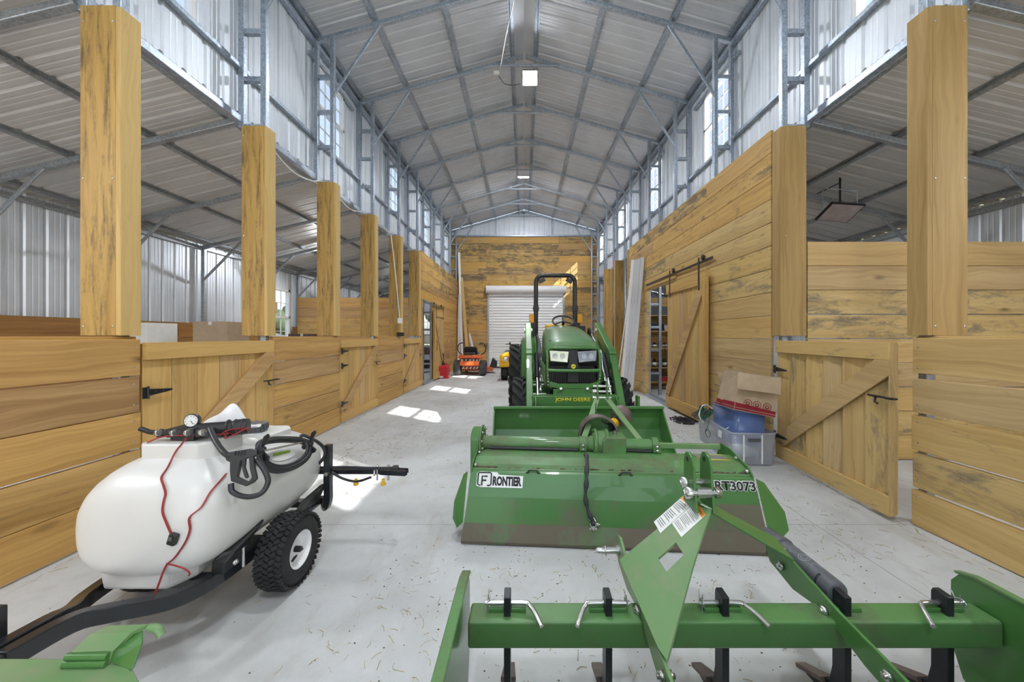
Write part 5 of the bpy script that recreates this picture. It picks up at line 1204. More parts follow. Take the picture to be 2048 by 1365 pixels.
# rear fenders, platform, seat, steering wheel
for s in (-1, 1):
    tp('rear_fender', lambda b: b.loft([[(tx + s * .42, 6.95 - .78 * math.cos(R(a)), .66 + .80 * math.sin(R(a))), (tx + s * .66, 6.95 - .77 * math.cos(R(a)), .66 + .78 * math.sin(R(a))), (tx + s * .70, 6.95 - .75 * math.cos(R(a)), .62 + .76 * math.sin(R(a)))] for a in (8, 25, 45, 65, 90, 115, 140)], closed=False, caps=False), 'green', 0, solid=.012)
    tp('fender_panel', lambda b: b.prism([(tx + s * .42, 6.22, .72), (tx + s * .42, 6.22, 1.05), (tx + s * .42, 6.45, 1.36), (tx + s * .42, 7.0, 1.48), (tx + s * .42, 7.5, 1.3), (tx + s * .42, 7.6, .8)], (s * .02, 0, 0)), 'green', .006)
    tp('foot_platform', lambda b: b.bb(tx + s * .22, tx + s * .62, 5.75, 6.6, .70, .735), 'green', .01)
    tp('fender_grip', lambda b: b.tube(spline([(tx + s * .60, 6.6, 1.40), (tx + s * .58, 6.6, 1.58), (tx + s * .58, 6.75, 1.60), (tx + s * .60, 6.9, 1.42)], 5), .022, 8), 'black', 0)
tp('dashboard', lambda b: b.loft([[(tx - .18, 6.0, .9), (tx + .18, 6.0, .9), (tx + .2, 6.0, 1.63), (tx - .2, 6.0, 1.63)], [(tx - .14, 6.25, .9), (tx + .14, 6.25, .9), (tx + .16, 6.22, 1.66), (tx - .16, 6.22, 1.66)]], smooth=False), 'black', .02)
st = V((tx + .06, 6.38, 1.74)); sn = V((0, -.55, .83)).normalized()
sw_ = tp('steering_wheel', lambda b: (b.tube([st + V((.19 * math.cos(a), .19 * math.sin(a) * sn.z, -.19 * math.sin(a) * sn.y)) for a in [i * PI / 14 for i in range(28)]], .016, 8, closed=True), [b.bar(st, st + V((.185 * math.cos(a), .185 * math.sin(a) * sn.z, -.185 * math.sin(a) * sn.y)), .03, .012, sn) for a in (R(90), R(210), R(330))], b.cyl(st, st - sn * .35, .025, n=10)), 'black', 0)
tp('seat', lambda b: (b.bb(tx - .24, tx + .24, 6.62, 7.05, 1.10, 1.24), b.loft([[(tx - .24, 7.02, 1.2), (tx + .24, 7.02, 1.2), (tx + .24, 7.14, 1.2), (tx - .24, 7.14, 1.2)], [(tx - .22, 7.10, 1.72), (tx + .22, 7.10, 1.72), (tx + .22, 7.18, 1.70), (tx - .22, 7.18, 1.70)]], smooth=False)), 'yellow', .05, seg=4)
# roll bar
rp = [(tx - .40, 7.3, .9), (tx - .40, 7.3, 2.45)] + arc((tx - .26, 7.3, 2.58), .14, 180, 90, 6) + arc((tx + .26, 7.3, 2.58), .14, 90, 0, 6) + [(tx + .40, 7.3, 2.45), (tx + .40, 7.3, .9)]
rb = tp('roll_bar', lambda b: b.tube(rp, .045, 10), 'blacksteel', 0)
for s in (-1, 1):
    tp('bar_hinge', lambda b: (b.bb(tx + s * .40 - .055, tx + s * .40 + .055, 7.24, 7.36, 1.98, 2.10), b.cyl((tx + s * .33, 7.3, 2.04), (tx + s * .47, 7.3, 2.04), .014, n=8)), 'black', .006, rb)
    tp('bar_pad', lambda b: b.bar((tx + s * .34, 7.27, 2.58), (tx + s * .22, 7.27, 2.64), .08, .07, (0, 1, 0)), 'blacksteel', .01, rb)
    tp('warning_light', lambda b: b.bb(tx + s * .44, tx + s * .54, 7.20, 7.26, 1.74, 1.92), 'amber', .012)
    tp('light_bracket', lambda b: (b.bb(tx + s * .40, tx + s * .50, 7.22, 7.30, 1.55, 1.76), b.bb(tx + s * .42, tx + s * .60, 7.18, 7.34, 1.42, 1.68)), 'black', .012)
tp('hood_handle', lambda b: b.tube([(tx - .42, 7.26, 1.52), (tx - .60, 7.24, 1.60), (tx - .58, 7.24, 1.72)], .016, 6), 'black', 0)
# loader: masts, two-piece arms, cylinders, hoses, cross tube, bucket
for s in (-1, 1):
    ax_ = tx + s * .575
    tp('loader_mast', lambda b: (b.bb(ax_ - .05, ax_ + .05, 5.62, 5.86, .55, 1.58), b.bar((tx + s * .2, 5.74, .62), (ax_, 5.74, .62), .14, .12)), 'green', .008)
    am = tp('loader_arm', lambda b: (b.bar((ax_, 5.90, 1.63), (ax_, 4.86, 1.17), .095, .15), b.bar((ax_, 4.93, 1.24), (ax_, 4.42, .56), .088, .11, (0, 1, 0))), 'green', .012)
    tp('arm_knuckle', lambda b: b.bar((ax_, 4.99, 1.26), (ax_, 4.82, 1.06), .105, .15, (0, 1, 0)), 'green', .012, am)
    tp('arm_pivot', lambda b: b.cyl((ax_ - .065, 5.80, 1.56), (ax_ + .065, 5.80, 1.56), .04, n=14), 'zinc', 0, am)
    xi = ax_ - s * .105
    cy_ = tp('lift_cylinder', lambda b: b.cyl((xi, 5.70, .78), (xi, 5.15, 1.10), .036, n=12), 'green', 0)
    tp('cylinder_rod', lambda b: b.cyl((xi, 5.15, 1.10), (xi, 4.95, 1.20), .018, n=10), 'chrome', 0, cy_)
    cy2 = tp('bucket_cylinder', lambda b: b.cyl((xi, 5.0, 1.22), (xi, 4.72, .92), .034, n=12), 'black', 0)
    tp('cylinder_rod', lambda b: b.cyl((xi, 4.72, .92), (xi, 4.5, .66), .018, n=10), 'chrome', 0, cy2)
    tp('hydraulic_line', lambda b: [b.tube(spline([(xi - s * (.03 + k * .022), 5.7, 1.50 - k * .04), (xi - s * (.04 + k * .02), 5.3, 1.36 - k * .05), (xi - s * (.02 + k * .02), 4.98, 1.22), (xi - s * (.05 - k * .02), 4.8, 1.02 - k * .05), (xi - s * .03 * k, 4.62, .80)], 5), .011, 6) for k in range(3)], 'zinc' if s > 0 else 'hose', 0)
    tp('line_fitting', lambda b: [b.cyl((xi - s * .04, 4.92 - k * .09, 1.14 - k * .11), (xi - s * .04, 4.88 - k * .09, 1.09 - k * .11), .021, n=8) for k in range(4)], 'zinc', 0)
    tp('arm_foot', lambda b: b.prism([(ax_ - s * .08, 4.50, .60), (ax_ - s * .08, 4.44, .72), (ax_ - s * .08, 4.34, .66), (ax_ - s * .08, 4.26, .34), (ax_ - s * .08, 4.36, .26), (ax_ - s * .08, 4.5, .45)], (s * .014, 0, 0)), 'green', .003)
tp('fender_skirt', lambda b: b.prism([(tx - .40, 4.86, 1.14), (tx - .28, 4.80, .98), (tx - .27, 4.80, .74), (tx - .36, 4.88, .80), (tx - .42, 4.92, 1.0)], (0, .012, 0)), 'greenpale', .003)
ct = tp('loader_cross_tube', lambda b: b.bb(tx - .55, tx + .55, 4.44, 4.58, .59, .725), 'green', .012)
tp('tube_highlight_strip', lambda b: b.bb(tx - .54, tx + .54, 4.45, 4.46, .725, .735), 'green', .002, ct)
text('loader_lettering', 'John Deere'.upper(), (tx - .257, 4.4385, .643), (1, 0, 0), (0, 0, 1), .058, M['lettering'], ct, width=.44, bold=.02, ext=.001)
# bucket, tipped a little back
bw0, bw1 = -.345, 1.625
prof = [(4.17, .63), (4.20, .60), (4.235, .50), (4.235, .36), (4.20, .255), (4.12, .215), (3.80, .20)]
bk = tp('bucket', lambda b: b.loft([[(x, y, z) for y, z in prof] for x in (bw0, bw1)], closed=False, caps=False, smooth=False), 'green', 0, solid=.012)
for x in (bw0, bw1): tp('bucket_side', lambda b: b.prism([(x - .008, y, z) for y, z in prof + [(3.80, .225), (3.98, .42)]], (.016, 0, 0)), 'green', .003, bk)
tp('bucket_lip', lambda b: b.bb(bw0 - .01, bw1 + .01, 4.135, 4.185, .620, .648), 'green', .005, bk)
tp('cutting_edge', lambda b: b.bb(bw0, bw1, 3.74, 3.90, .188, .206), 'green', .004, bk)
tp('bucket_hook', lambda b: b.bb(tx + .70, tx + .73, 4.2, 4.30, .60, .76), 'green', .008, bk)

# ------------------------------------------------------------ things at the far end
def small_tyre(b, c, r, w, rim): tyre(b, V(c), (1, 0, 0), r, w, rim, 24, .3)
o = thing('riding_mower', 'orange zero-turn mower with black seat by the far left corner', 'mower', (-2.05, 13.6, 0)); mxx = -2.02
for s in (-1, 1):
    b = MB(); small_tyre(b, (mxx + s * .48, 13.35, .29), .29, .26, .14); t = b.build('drive_tyre', M['rubberdust'], o)
    b = MB(); b.lathe([(.14, .10), (.12, .10), (.11, .03), (0, .03)], (mxx + s * .48, 13.35, .29), (s, 0, 0), 18); b.build('wheel_rim', M['white'], t)
    b = MB(); b.tube(spline([(mxx + s * .36, 13.75, .75), (mxx + s * .50, 13.75, .85), (mxx + s * .54, 13.72, 1.02), (mxx + s * .46, 13.65, 1.18), (mxx + s * .32, 13.62, 1.22)], 5), .020, 8); b.build('control_lever', M['black'], o)
    b = MB(); b.lathe([(0, -.05), (.12, -.05), (.12, .05), (0, .05)], (mxx + s * .36, 14.7, .12), (1, 0, 0), 14); b.build('caster_wheel', M['rubberdust'], o)
b = MB(); b.bb(mxx - .36, mxx + .36, 13.12, 13.2, .38, .54); b.build('rear_bumper', M['orange'], o, bevel=.02)
b = MB(); b.loft([[(mxx - .42, y, .66), (mxx + .42, y, .66), (mxx + .40, y, .80), (mxx + .15, y - .05, .74), (mxx - .15, y - .05, .74), (mxx - .40, y, .80)] for y in (13.15, 13.3)], smooth=False); b.bb(mxx - .40, mxx + .40, 13.3, 14.2, .60, .66); b.build('rear_fender', M['orange'], o, bevel=.012)
b = MB(); b.bb(mxx - .28, mxx + .28, 13.25, 13.7, .45, .66); b.cyl((mxx - .12, 13.2, .60), (mxx - .12, 13.3, .60), .06).cyl((mxx + .14, 13.18, .58), (mxx + .14, 13.3, .58), .07); b.build('engine', M['rust'], o, bevel=.015)
b = MB()
for x in (-.26, -.13, .02, .15, .27): b.cyl((mxx + x, 13.17, .58), (mxx + x, 13.24, .58), .03, n=10); b.bar((mxx + x, 13.16, .26), (mxx + x + .05, 13.16, .34), .03, .03)
b.build('engine_fittings', M['zinc'], o)
b = MB(); b.bb(mxx - .30, mxx + .30, 13.2, 14.4, .24, .38); b.build('mower_frame', plain('dark_red_frame', (.22, .05, .035), .6), o, bevel=.01)
b = MB(); b.bb(mxx - .62, mxx + .78, 14.0, 14.75, .10, .26); b.build('mower_deck', M['orange'], o, bevel=.03)
b = MB(); b.prism([(mxx + .66, 14.0, .26), (mxx + .78, 14.0, .62), (mxx + .95, 14.0, .46), (mxx + .93, 14.0, .22)], (0, .35, 0)); b.build('discharge_chute', M['black'], o, bevel=.01)
b = MB(); b.loft([[(mxx - .26, 13.42, .80), (mxx + .26, 13.42, .80), (mxx + .26, 13.6, .80), (mxx - .26, 13.6, .80)], [(mxx - .25, 13.36, 1.0), (mxx + .25, 13.36, 1.0), (mxx + .25, 13.52, 1.0), (mxx - .25, 13.52, 1.0)], [(mxx - .20, 13.34, 1.08), (mxx + .20, 13.34, 1.08), (mxx + .2, 13.44, 1.08), (mxx - .2, 13.44, 1.08)]], smooth=False); b.bb(mxx - .26, mxx + .26, 13.5, 14.0, .76, .86); b.build('seat', M['black'], o, bevel=.03)
b = MB(); b.bb(mxx - .2, mxx + .2, 13.18, 13.42, .80, .86); b.build('engine_cover', M['rubberdust'], o, bevel=.03)
# quad bike
o = thing('quad_bike', 'yellow quad bike parked behind the tractor rear wheel', 'quad bike', (-.25, 12.4, 0)); qx = -.22
for sx_, y in ((-.44, 12.0), (.44, 12.0), (-.44, 13.2), (.44, 13.2)):
    b = MB(); small_tyre(b, (qx + sx_, y, .29), .28, .22, .14)
    for i in range(22):
        for s in (-1, 1):
            a = 2 * PI * (i + (.5 if s > 0 else 0)) / 22; b.box((qx + sx_ + s * .05, y - .285 * math.sin(a), .29 + .285 * math.cos(a)), (.10, .035, .02), Matrix.Rotation(a, 3, 'X') @ Matrix.Rotation(s * .5, 3, 'Z'))
    t = b.build('tyre', M['rubber'], o); b = MB(); b.lathe([(.15, .08), (.13, .08), (.12, .02), (0, .02)], (qx + sx_, y, .29), (1 if sx_ > 0 else -1, 0, 0), 16); b.build('wheel_rim', M['black'], t)
for s in (-1, 1):
    b = MB()
    b.loft([[(qx + s * x, 12.0 - .40 * math.cos(R(a)), .42 + z * math.sin(R(a))) for x, z in ((.10, .52), (.36, .50), (.56, .44), (.58, .36))] for a in (5, 35, 65, 95, 125)], closed=False, caps=False)
    b.build('fender', M['yellow'], o, solid=.015); b = MB()
    b.loft([[(qx + s * x, 13.2 - .40 * math.cos(R(a)), .42 + z * math.sin(R(a))) for x, z in ((.10, .50), (.36, .48), (.56, .42), (.58, .34))] for a in (50, 80, 110, 140, 170)], closed=False, caps=False)
    b.build('fender', M['yellow'], o, solid=.015)
b = MB(); b.loft([[(qx - .2, 11.6, .5), (qx + .2, 11.6, .5), (qx + .16, 11.62, .92), (qx - .16, 11.62, .92)], [(qx - .2, 12.3, .5), (qx + .2, 12.3, .5), (qx + .14, 12.3, 1.0), (qx - .14, 12.3, 1.0)]], smooth=False); b.bb(qx - .58, qx - .25, 11.62, 11.75, .62, .86); b.build('front_body', M['yellow'], o, bevel=.03)
b = MB(); b.lathe([(0, 0), (.075, 0), (.08, .03), (.06, .05), (0, .055)], (qx - .38, 11.63, .72), (0, -1, 0), 18); b.build('headlight', M['chrome'], o)
b = MB(); b.bb(qx - .13, qx + .13, 12.2, 13.3, .45, .85); b.build('engine_block', M['black'], o, bevel=.04)
b = MB(); b.bb(qx - .16, qx + .16, 12.5, 13.4, .84, .96); b.build('seat', M['black'], o, bevel=.05)
b = MB(); b.tube(spline([(qx - .42, 12.3, 1.19), (qx - .3, 12.28, 1.20), (qx - .14, 12.22, 1.16), (qx, 12.2, 1.10), (qx + .14, 12.22, 1.16), (qx + .42, 12.3, 1.19)], 5), .016, 8); b.cyl((qx, 12.2, 1.1), (qx, 12.1, .85), .03); b.cyl((qx - .28, 12.29, 1.2), (qx - .26, 12.28, 1.26), .03); b.build('handlebar', M['black'], o)
b = MB()
for x in (-.4, -.2, 0, .2, .4): b.tube([(qx + x, 11.6, .98), (qx + x, 12.15, .98)], .011, 6)
for y in (11.6, 11.9, 12.15): b.tube([(qx - .42, y, .98), (qx + .42, y, .98)], .012, 6)
b.build('front_rack', M['black'], o)
# red fuel can with spout
o = thing('fuel_can', 'red plastic fuel can with upright spout on the floor at far left', 'fuel can', (-2.80, 12.45, 0)); fx, fy = -2.80, 12.45
b = MB(); b.loft([[(fx + x * k, fy + y * k, z) for x, y in ((-.17, -.12), (-.14, -.15), (.14, -.15), (.17, -.12), (.17, .12), (.14, .15), (-.14, .15), (-.17, .12))] for z, k in ((0.0, .94), (.02, 1), (.13, 1), (.14, .97), (.16, .97), (.17, 1), (.38, 1), (.44, .8), (.46, .5))], smooth=False); b.build('can_body', M['red'], o, bevel=.012)
b = MB(); b.cyl((fx - .03, fy, .46), (fx - .03, fy, .54), .055, n=16).cyl((fx - .03, fy, .54), (fx - .03, fy, .60), .035, .022).cyl((fx - .03, fy, .6), (fx - .03, fy, .82), .014).cyl((fx - .03, fy, .82), (fx - .03, fy, .87), .022); b.build('spout', M['black'], o)
b = MB(); b.tube(arc((fx + .07, fy, .43), .08, 0, 180, 8), .018, 8); b.build('can_handle', M['red'], o)
b = MB(); b.bb(fx - .14, fx + .0, fy - .156, fy - .152, .03, .09); b.build('can_label', M['labelwhite'], o)
# lumber leaning in the far left corner
lum = [('tall white trim board leaning in the far left corner, the longest there', 'white', at(918, 505, 16.2), fl(925, 738), .10, .02), ('grey board leaning beside the tall white trim board', 'greywood', at(919, 590, 16.0), at(917, 738, 15.7), .10, .025),
       ('tan board leaning right beside the tall white trim board', 'pale', at(923, 555, 16.2), at(937, 738, 15.9), .13, .03), ('brown narrow board leaning right of the tan board in the far corner', 'brown', at(932, 645, 16.25), at(946, 738, 15.8), .09, .03),
       ('grey board leaning farthest right in the far left corner, behind the mower', 'greywood', at(938, 668, 16.3), at(957, 738, 15.8), .11, .02)]
for lb, mt, t_, f_, w_, h_ in lum:
    f_ = V((f_.x, f_.y, .02)); b = MB(); b.bar(f_, t_, w_, h_, (.2, -1, .2)); tag(b.build('leaning_board', M[mt], bevel=.003), lb, 'board', 'boards leaning in the far left corner')
o = thing('wall_hook_disc', 'small white oval plate on the left tack room plank wall', 'plate', (-3.02, 14.3, 1.25)); b = MB(); b.lathe([(0, 0), (.06, 0), (.055, .012), (0, .014)], (-3.028, 14.33, 1.27), (1, 0, 0), 16); b.build('disc', M['white'], o)
# white boards leaning by the right tack room
wb = [(1264, 545, 1232, 776, 'lightest thin pole leaning farthest left in the right-hand board row', 'white', .03), (1268, 538, 1238, 776, 'cream board leaning second from left in the right-hand row', 'pale', .05),
      (1266, 520, 1243, 778, 'white trim board leaning at the left of the grey grained boards', 'white', .09), (1272, 520, 1249, 779, 'grey grained white board leaning third from right', 'greywood', .10),
      (1278, 518, 1256, 780, 'grey grained white board leaning second from right', 'greywood', .10), (1285, 515, 1262, 782, 'grey grained white board leaning farthest right against the plank wall', 'greywood', .12)]
for i, (x0, y0, x1, y1, lb, mt, w_) in enumerate(wb):
    Y0 = 9.55 - .07 * i; f_ = at(x1, y1, Y0); f_ = V((f_.x, Y0, .02)); t_ = at(x0, y0, Y0 - .35); t_.x = min(t_.x, 2.985)
    b = MB(); b.bar(f_, t_, w_, .022, (-.75, -.6, .1)); tag(b.build('leaning_board', M[mt], bevel=.002), lb, 'board', 'white boards leaning on the right')
o = thing('wood_block', 'short wooden block on the floor under the leaning white boards', 'block', (2.85, 9.6, 0)); b = MB(); b.bb(2.72, 3.0, 9.52, 9.66, 0, .09); b.build('block_body', M['pale'], o, bevel=.004)

# ------------------------------------------------------------ bins, box and chain on the right
o = thing('storage_bin', 'large clear plastic bin on the floor beside the right gate', 'bin', (2.66, 4.55, 0))
def binshape(b, fl_, fr, br, bl, z0, z1, th=.004):
    c = (V(fl_) + V(fr) + V(br) + V(bl)) / 4; R0 = [c + (V(p) - c) * .93 for p in (fl_, fr, br, bl)]
    def ring(k, z):
        out = []
        P4 = [c + (p - c) * k for p in R0]
        for i in range(4):
            a, m_, d = P4[i - 1], P4[i], P4[(i + 1) % 4]; u = (a - m_).normalized() * .05; v = (d - m_).normalized() * .05
            out += [m_ + u, m_ + (u + v) * .3, m_ + v]
        return [V((p.x, p.y, z)) for p in out]
    b.loft([ring(.97, z0 + .004), ring(1.0, z0 + .02), ring(1.07, z1)], caps=False)
    f = b.bm.faces.new([b.bm.verts.new(p) for p in ring(.97, z0 + .004)])
    return ring(1.075, z1)
FLp, FRp, BRp, BLp = (2.34, 4.0, 0), (2.84, 3.97, 0), (2.96, 5.02, 0), (2.48, 5.10, 0)
b = MB(); rim_ = binshape(b, FLp, FRp, BRp, BLp, 0, .375); b.build('bin_shell', M['clearbin'], o, solid=.004)
b = MB(); b.tube(rim_, .010, 6, closed=True); b.build('bin_rim', M['clearbin'], o)
b = MB(); b.bb(2.50, 2.64, 3.955, 3.965, .29, .33); b.build('bin_handle', M['grey'], o, bevel=.004)
b = MB(); rr = random.Random(2)
for x in (2.46, 2.665): b.bb(x - .006, x + .006, 3.968, 3.982, .04, .36)
b.build('bin_rib', M['labelwhite'], o)['kind'] = 'stuff'
b = MB(); b.prism([(2.365, 4.25, .25), (2.37, 4.33, .25), (2.375, 4.33, .33), (2.37, 4.25, .33)], (-.006, 0, 0)); b.build('bin_label', M['labelwhite'], o)
b = MB(); b.sphere((2.52, 4.14, .14), .13, 14, (1.0, .8, .6)); b.sphere((2.62, 4.2, .11), .10, 12, (1.2, .8, .7)); tag(b.build('white_bag', M['cloth']), 'white bag bundled inside the clear bin', 'bag')
o = thing('blue_bin', 'blue translucent bin set inside the large clear bin under the carton', 'bin', (2.62, 4.5, .2))
b = MB(); r2 = binshape(b, (2.45, 4.12, 0), (2.80, 4.08, 0), (2.86, 4.70, 0), (2.50, 4.74, 0), .18, .585); b.build('bin_shell', M['bluebin'], o, solid=.004)
b = MB(); b.tube(r2, .009, 6, closed=True); b.build('bin_rim', M['bluebin'], o)
b = MB(); rr = random.Random(6)
for i in range(5):
    c = V((2.62 + rr.uniform(-.1, .1), 4.28, .27 + rr.uniform(0, .1))); b.tube(spline([c + V((.09 * math.cos(t * 1.1 + i), .02 * math.sin(t), .05 * math.sin(t * 1.3 + i))) for t in range(7)], 4), .004, 5)
tag(b.build('coiled_string', M['labelwhite']), 'loose white string coiled inside the blue bin', 'string')
# carton with raised flaps, red band and three round print marks
o = thing('cardboard_box', 'open cardboard carton with red band leaning on top of the blue bin', 'box', (2.66, 4.5, .5))
A = at(1432, 808, 4.45); Bq = at(1468, 819, 4.05); Cq = at(1550, 836, 4.00); Dq = Cq + (A - Bq); A2, B2, C2, D2 = at(1437, 768, 4.72), at(1488, 786, 4.26), at(1554, 787, 4.28), at(1520, 770, 4.72)
A2 = at(1442, 770, 4.47); B2 = at(1477, 772, 4.07); C2 = at(1554, 788, 4.02); D2 = C2 + (A2 - B2)
for nm, q in (('carton_side', (A, Bq, B2, A2)), ('carton_front', (Bq, Cq, C2, B2)), ('carton_side', (Cq, Dq, D2, C2)), ('carton_back', (Dq, A, A2, D2)), ('carton_base', (A, Bq, Cq, Dq))):
    b = MB(); b.quad(*q); b.build(nm, M['card'], o, solid=.006)
up_ = (B2 - Bq).normalized(); fr_ = (Cq - Bq).normalized(); fn_ = fr_.cross(up_).normalized(); fn_ = fn_ if fn_.y < 0 else -fn_
f1 = [B2 + fn_ * .012, C2 + fn_ * .012, at(1563, 788, 4.16), at(1474, 777, 4.18)]
b = MB(); b.quad(at(1476, 745, 4.05), at(1562, 757, 4.0), at(1561, 790, 3.93), at(1474, 778, 3.97)); b.build('carton_flap', M['card'], o, solid=.006)
b = MB(); b.quad(A2, B2, at(1483, 744, 4.09), at(1450, 741, 4.43)); b.build('carton_flap', M['card'], o, solid=.006)
b = MB(); b.quad(A2, D2, D2 + V((.02, .08, .16)), A2 + V((-.03, .05, .17))); b.build('carton_flap', M['cardin'], o, solid=.006)
L1 = lambda u, v: Bq + (Cq - Bq) * u + ((B2 - Bq) * (1 - u) + (C2 - Cq) * u) * v + fn_ * .005
sd_ = (Bq - A); sn_ = sd_.cross(A2 - A).normalized(); sn_ = sn_ if sn_.x < 0 else -sn_
L2 = lambda u, v: A + (Bq - A) * u + ((A2 - A) * (1 - u) + (B2 - Bq) * u) * v + sn_ * .005
b = MB(); b.prism([L1(0, .02), L1(1, .02), L1(1, .24), L1(0, .30)], fn_ * .001).prism([L2(0, .02), L2(1, .02), L2(1, .30), L2(0, .30)], sn_ * .001); bd = b.build('red_band', M['cardred'], o)
b = MB()
for L_, n_ in ((L1, fn_), (L2, sn_)): b.prism([L_(0, .09), L_(1, .09), L_(1, .11), L_(0, .11)], n_ * .0018)
b.build('band_line', M['card'], bd)
for i, u in enumerate((.30, .53, .78)):
    c = L1(u, .36); b = MB(); b.tube([c + fr_ * (.042 * math.cos(t)) + up_ * (.042 * math.sin(t)) + fn_ * .001 for t in [k_ * PI / 12 for k_ in range(24)]], .003, 5, closed=True)
    b.tube([c + fr_ * (.02 * math.cos(t)) + up_ * (.015 * math.sin(t)) + fn_ * .001 for t in [k_ * PI / 8 for k_ in range(16)]], .004, 5, closed=True).bar(c - fr_ * .02 + fn_ * .001 - up_ * .018, c + fr_ * .02 + fn_ * .001 - up_ * .018, .006, .002, fn_); b.build('round_print', M['cardred'], o)
# black and green cords in the bin, white cable loop, chain on the floor
b = MB(); rr = random.Random(12)
for i in range(7):
    c = V((2.55 + rr.uniform(-.07, .07), 4.98 + rr.uniform(-.06, .08), .37 + rr.uniform(-.03, .06))); b.tube(spline([c + V((.10 * math.cos(t * 1.2 + i), .08 * math.sin(t * 1.1 + i * 2), .035 * math.sin(t * 1.7 + i))) for t in range(8)], 4), .007, 5)
tag(b.build('black_cable', M['hose']), 'tangle of black cable at the back end of the clear bin', 'cable')
M['greencord'] = plain('green_cord', (.02, .10, .05), .5); b = MB()
for i in range(6):
    c = V((2.46 + rr.uniform(-.04, .06), 4.78 + rr.uniform(-.08, .08), .40 + rr.uniform(-.0, .08))); b.tube(spline([c + V((.07 * math.cos(t * 1.2 + i), .06 * math.sin(t * 1.1 + i * 2), .06 * math.sin(t * 1.7 + i))) for t in range(8)], 4), .006, 5)
b.tube(spline([V((2.40, 4.6, .40)), V((2.355, 4.55, .30))] + [V((2.33, 4.5 + .06 * math.cos(t), .24 + .05 * math.sin(t))) for t in range(9)], 4), .005, 5)
tag(b.build('green_cord', M['greencord']), 'green string-light cord hanging over the edge of the clear bin', 'cord')
b = MB(); b.tube(spline([(2.43, 4.8, .30), (2.36, 4.78, .40), (2.42, 4.85, .50), (2.52, 4.9, .52), (2.60, 4.9, .47)], 6), .010, 8); tag(b.build('white_cable_loop', M['labelwhite']), 'white cable looping over the left edge of the clear bin', 'cable')
b = MB(); rr = random.Random(21)
for i in range(120):
    a = rr.uniform(0, 2 * PI); r_ = .20 * math.sqrt(rr.random()); c = V((2.74 + r_ * 1.0 * math.cos(a), 6.15 + r_ * 1.4 * math.sin(a), .012 + .05 * (1 - r_ / .2) * rr.random()))
    e = Euler((rr.uniform(-.6, .6), rr.uniform(-.6, .6), rr.uniform(0, PI))).to_matrix(); b.tube([c + e @ V((.024 * math.cos(t), .014 * math.sin(t), 0)) for t in [k_ * PI / 5 for k_ in range(10)]], .0055, 5, closed=True)
ch = tag(b.build('steel_chain', M['iron']), 'dark steel chain heaped on the floor by the sliding barn door', 'chain')

# ------------------------------------------------------------ things in the left stalls
def carton(name, label, x0, x1, y0, y1, z0, z1, mat='card'):
    o = thing(name, label, 'box', ((x0 + x1) / 2, (y0 + y1) / 2, z0)); b = MB(); b.bb(x0, x1, y0, y1, z0, z1); b.build('carton_body', M[mat], o, bevel=.004)
    b = MB(); b.bb((x0 + x1) / 2 - .03, (x0 + x1) / 2 + .03, y0 - .002, y1, z1 - .06, z1 + .002); b.build('packing_tape', M['labelwhite'], o)
p = at(303, 655, 5.9); carton('cardboard_box', 'pale carton top showing over the nearest left gate beside the post', p.x - .16, p.x + .14, 5.7, 6.2, 1.1, 1.69, 'labelwhite')
carton('cardboard_box', 'tan carton base stacked in the left stall under the pale carton', p.x - .3, p.x + .3, 5.65, 6.3, .0, 1.095)
p = at(442, 655, 6.6); carton('cardboard_box', 'taped brown carton top showing over the nearest left gate by the second post', p.x - .32, p.x + .30, 6.38, 6.9, 1.0, 1.735)
carton('cardboard_box', 'large carton underneath the taped brown carton in the left stall', p.x - .4, p.x + .4, 6.34, 7.0, .0, .995)
p = at(612, 670, 8.6); carton('dark_crate', 'flat dark crate showing over the half wall near the left window', p.x - .30, p.x + .34, 8.4, 9.0, 1.25, 1.53, 'rust')
carton('cardboard_box', 'carton supporting the flat dark crate near the left window', p.x - .34, p.x + .36, 8.35, 9.05, 0, 1.245)
o = thing('paper_notice', 'tan paper notice hanging on the left outer wall window', 'notice', (-6.63, 9.42, 2.1)); b = MB(); b.bb(-6.648, -6.638, 9.26, 9.56, 2.08, 2.38); b.build('paper_sheet', M['card'], o)

# ------------------------------------------------------------ shelving in the tack rooms, with what stands on it
def shelving(x0, x1, y0, y1, zs, label, mat):
    o = thing('shelving_unit', label, 'shelf', ((x0 + x1) / 2, (y0 + y1) / 2, 0))
    for z in zs: b = MB(); b.bb(x0, x1, y0, y1, z - .03, z); b.build('shelf_board', M[mat], o, bevel=.003)
    for x in (x0, x1):
        for y in (y0, y1): b = MB(); b.bb(x - .03, x + .03, y - .03, y + .03, 0, zs[-1] + .3); b.build('shelf_post', M[mat], o, bevel=.003)
    return o
zs = [.22, .62, 1.16, 1.62, 2.05]
shelving(3.34, 4.6, 9.72, 10.2, zs, 'wooden shelving unit seen through the right barn door opening', 'fence')
def jar(x, y, z, h, r, lab, cat, label, mat, grp):
    o = thing(cat, label, cat, (x, y, z), grp); b = MB(); b.lathe([(0, 0), (r, 0), (r, h * .75), (r * .5, h * .9), (r * .5, h), (0, h)], (x, y, z), (0, 0, 1), 14); b.build('bottle_body', M[mat], o)
    if lab: b = MB(); b.lathe([(r + .001, h * .2), (r + .001, h * .55)], (x, y, z), (0, 0, 1), 14); b.build('bottle_label', M['labelwhite'], o, solid=.001)
k_ = 0
for row, z in ((0, .62), (1, 1.16)):
    for i in range(6):
        x = 3.46 + i * .14
        jar(x, 9.80, z + .002, .24 if row == 0 else .14, .055, True, 'bottle', ('dark bottle with white label on the second shelf of the right tack room' if row == 0 else 'small dark bottle on the middle shelf of the right tack room'), 'black', 'bottles on the tack room shelves' if row == 0 else 'small bottles on the tack room shelves')
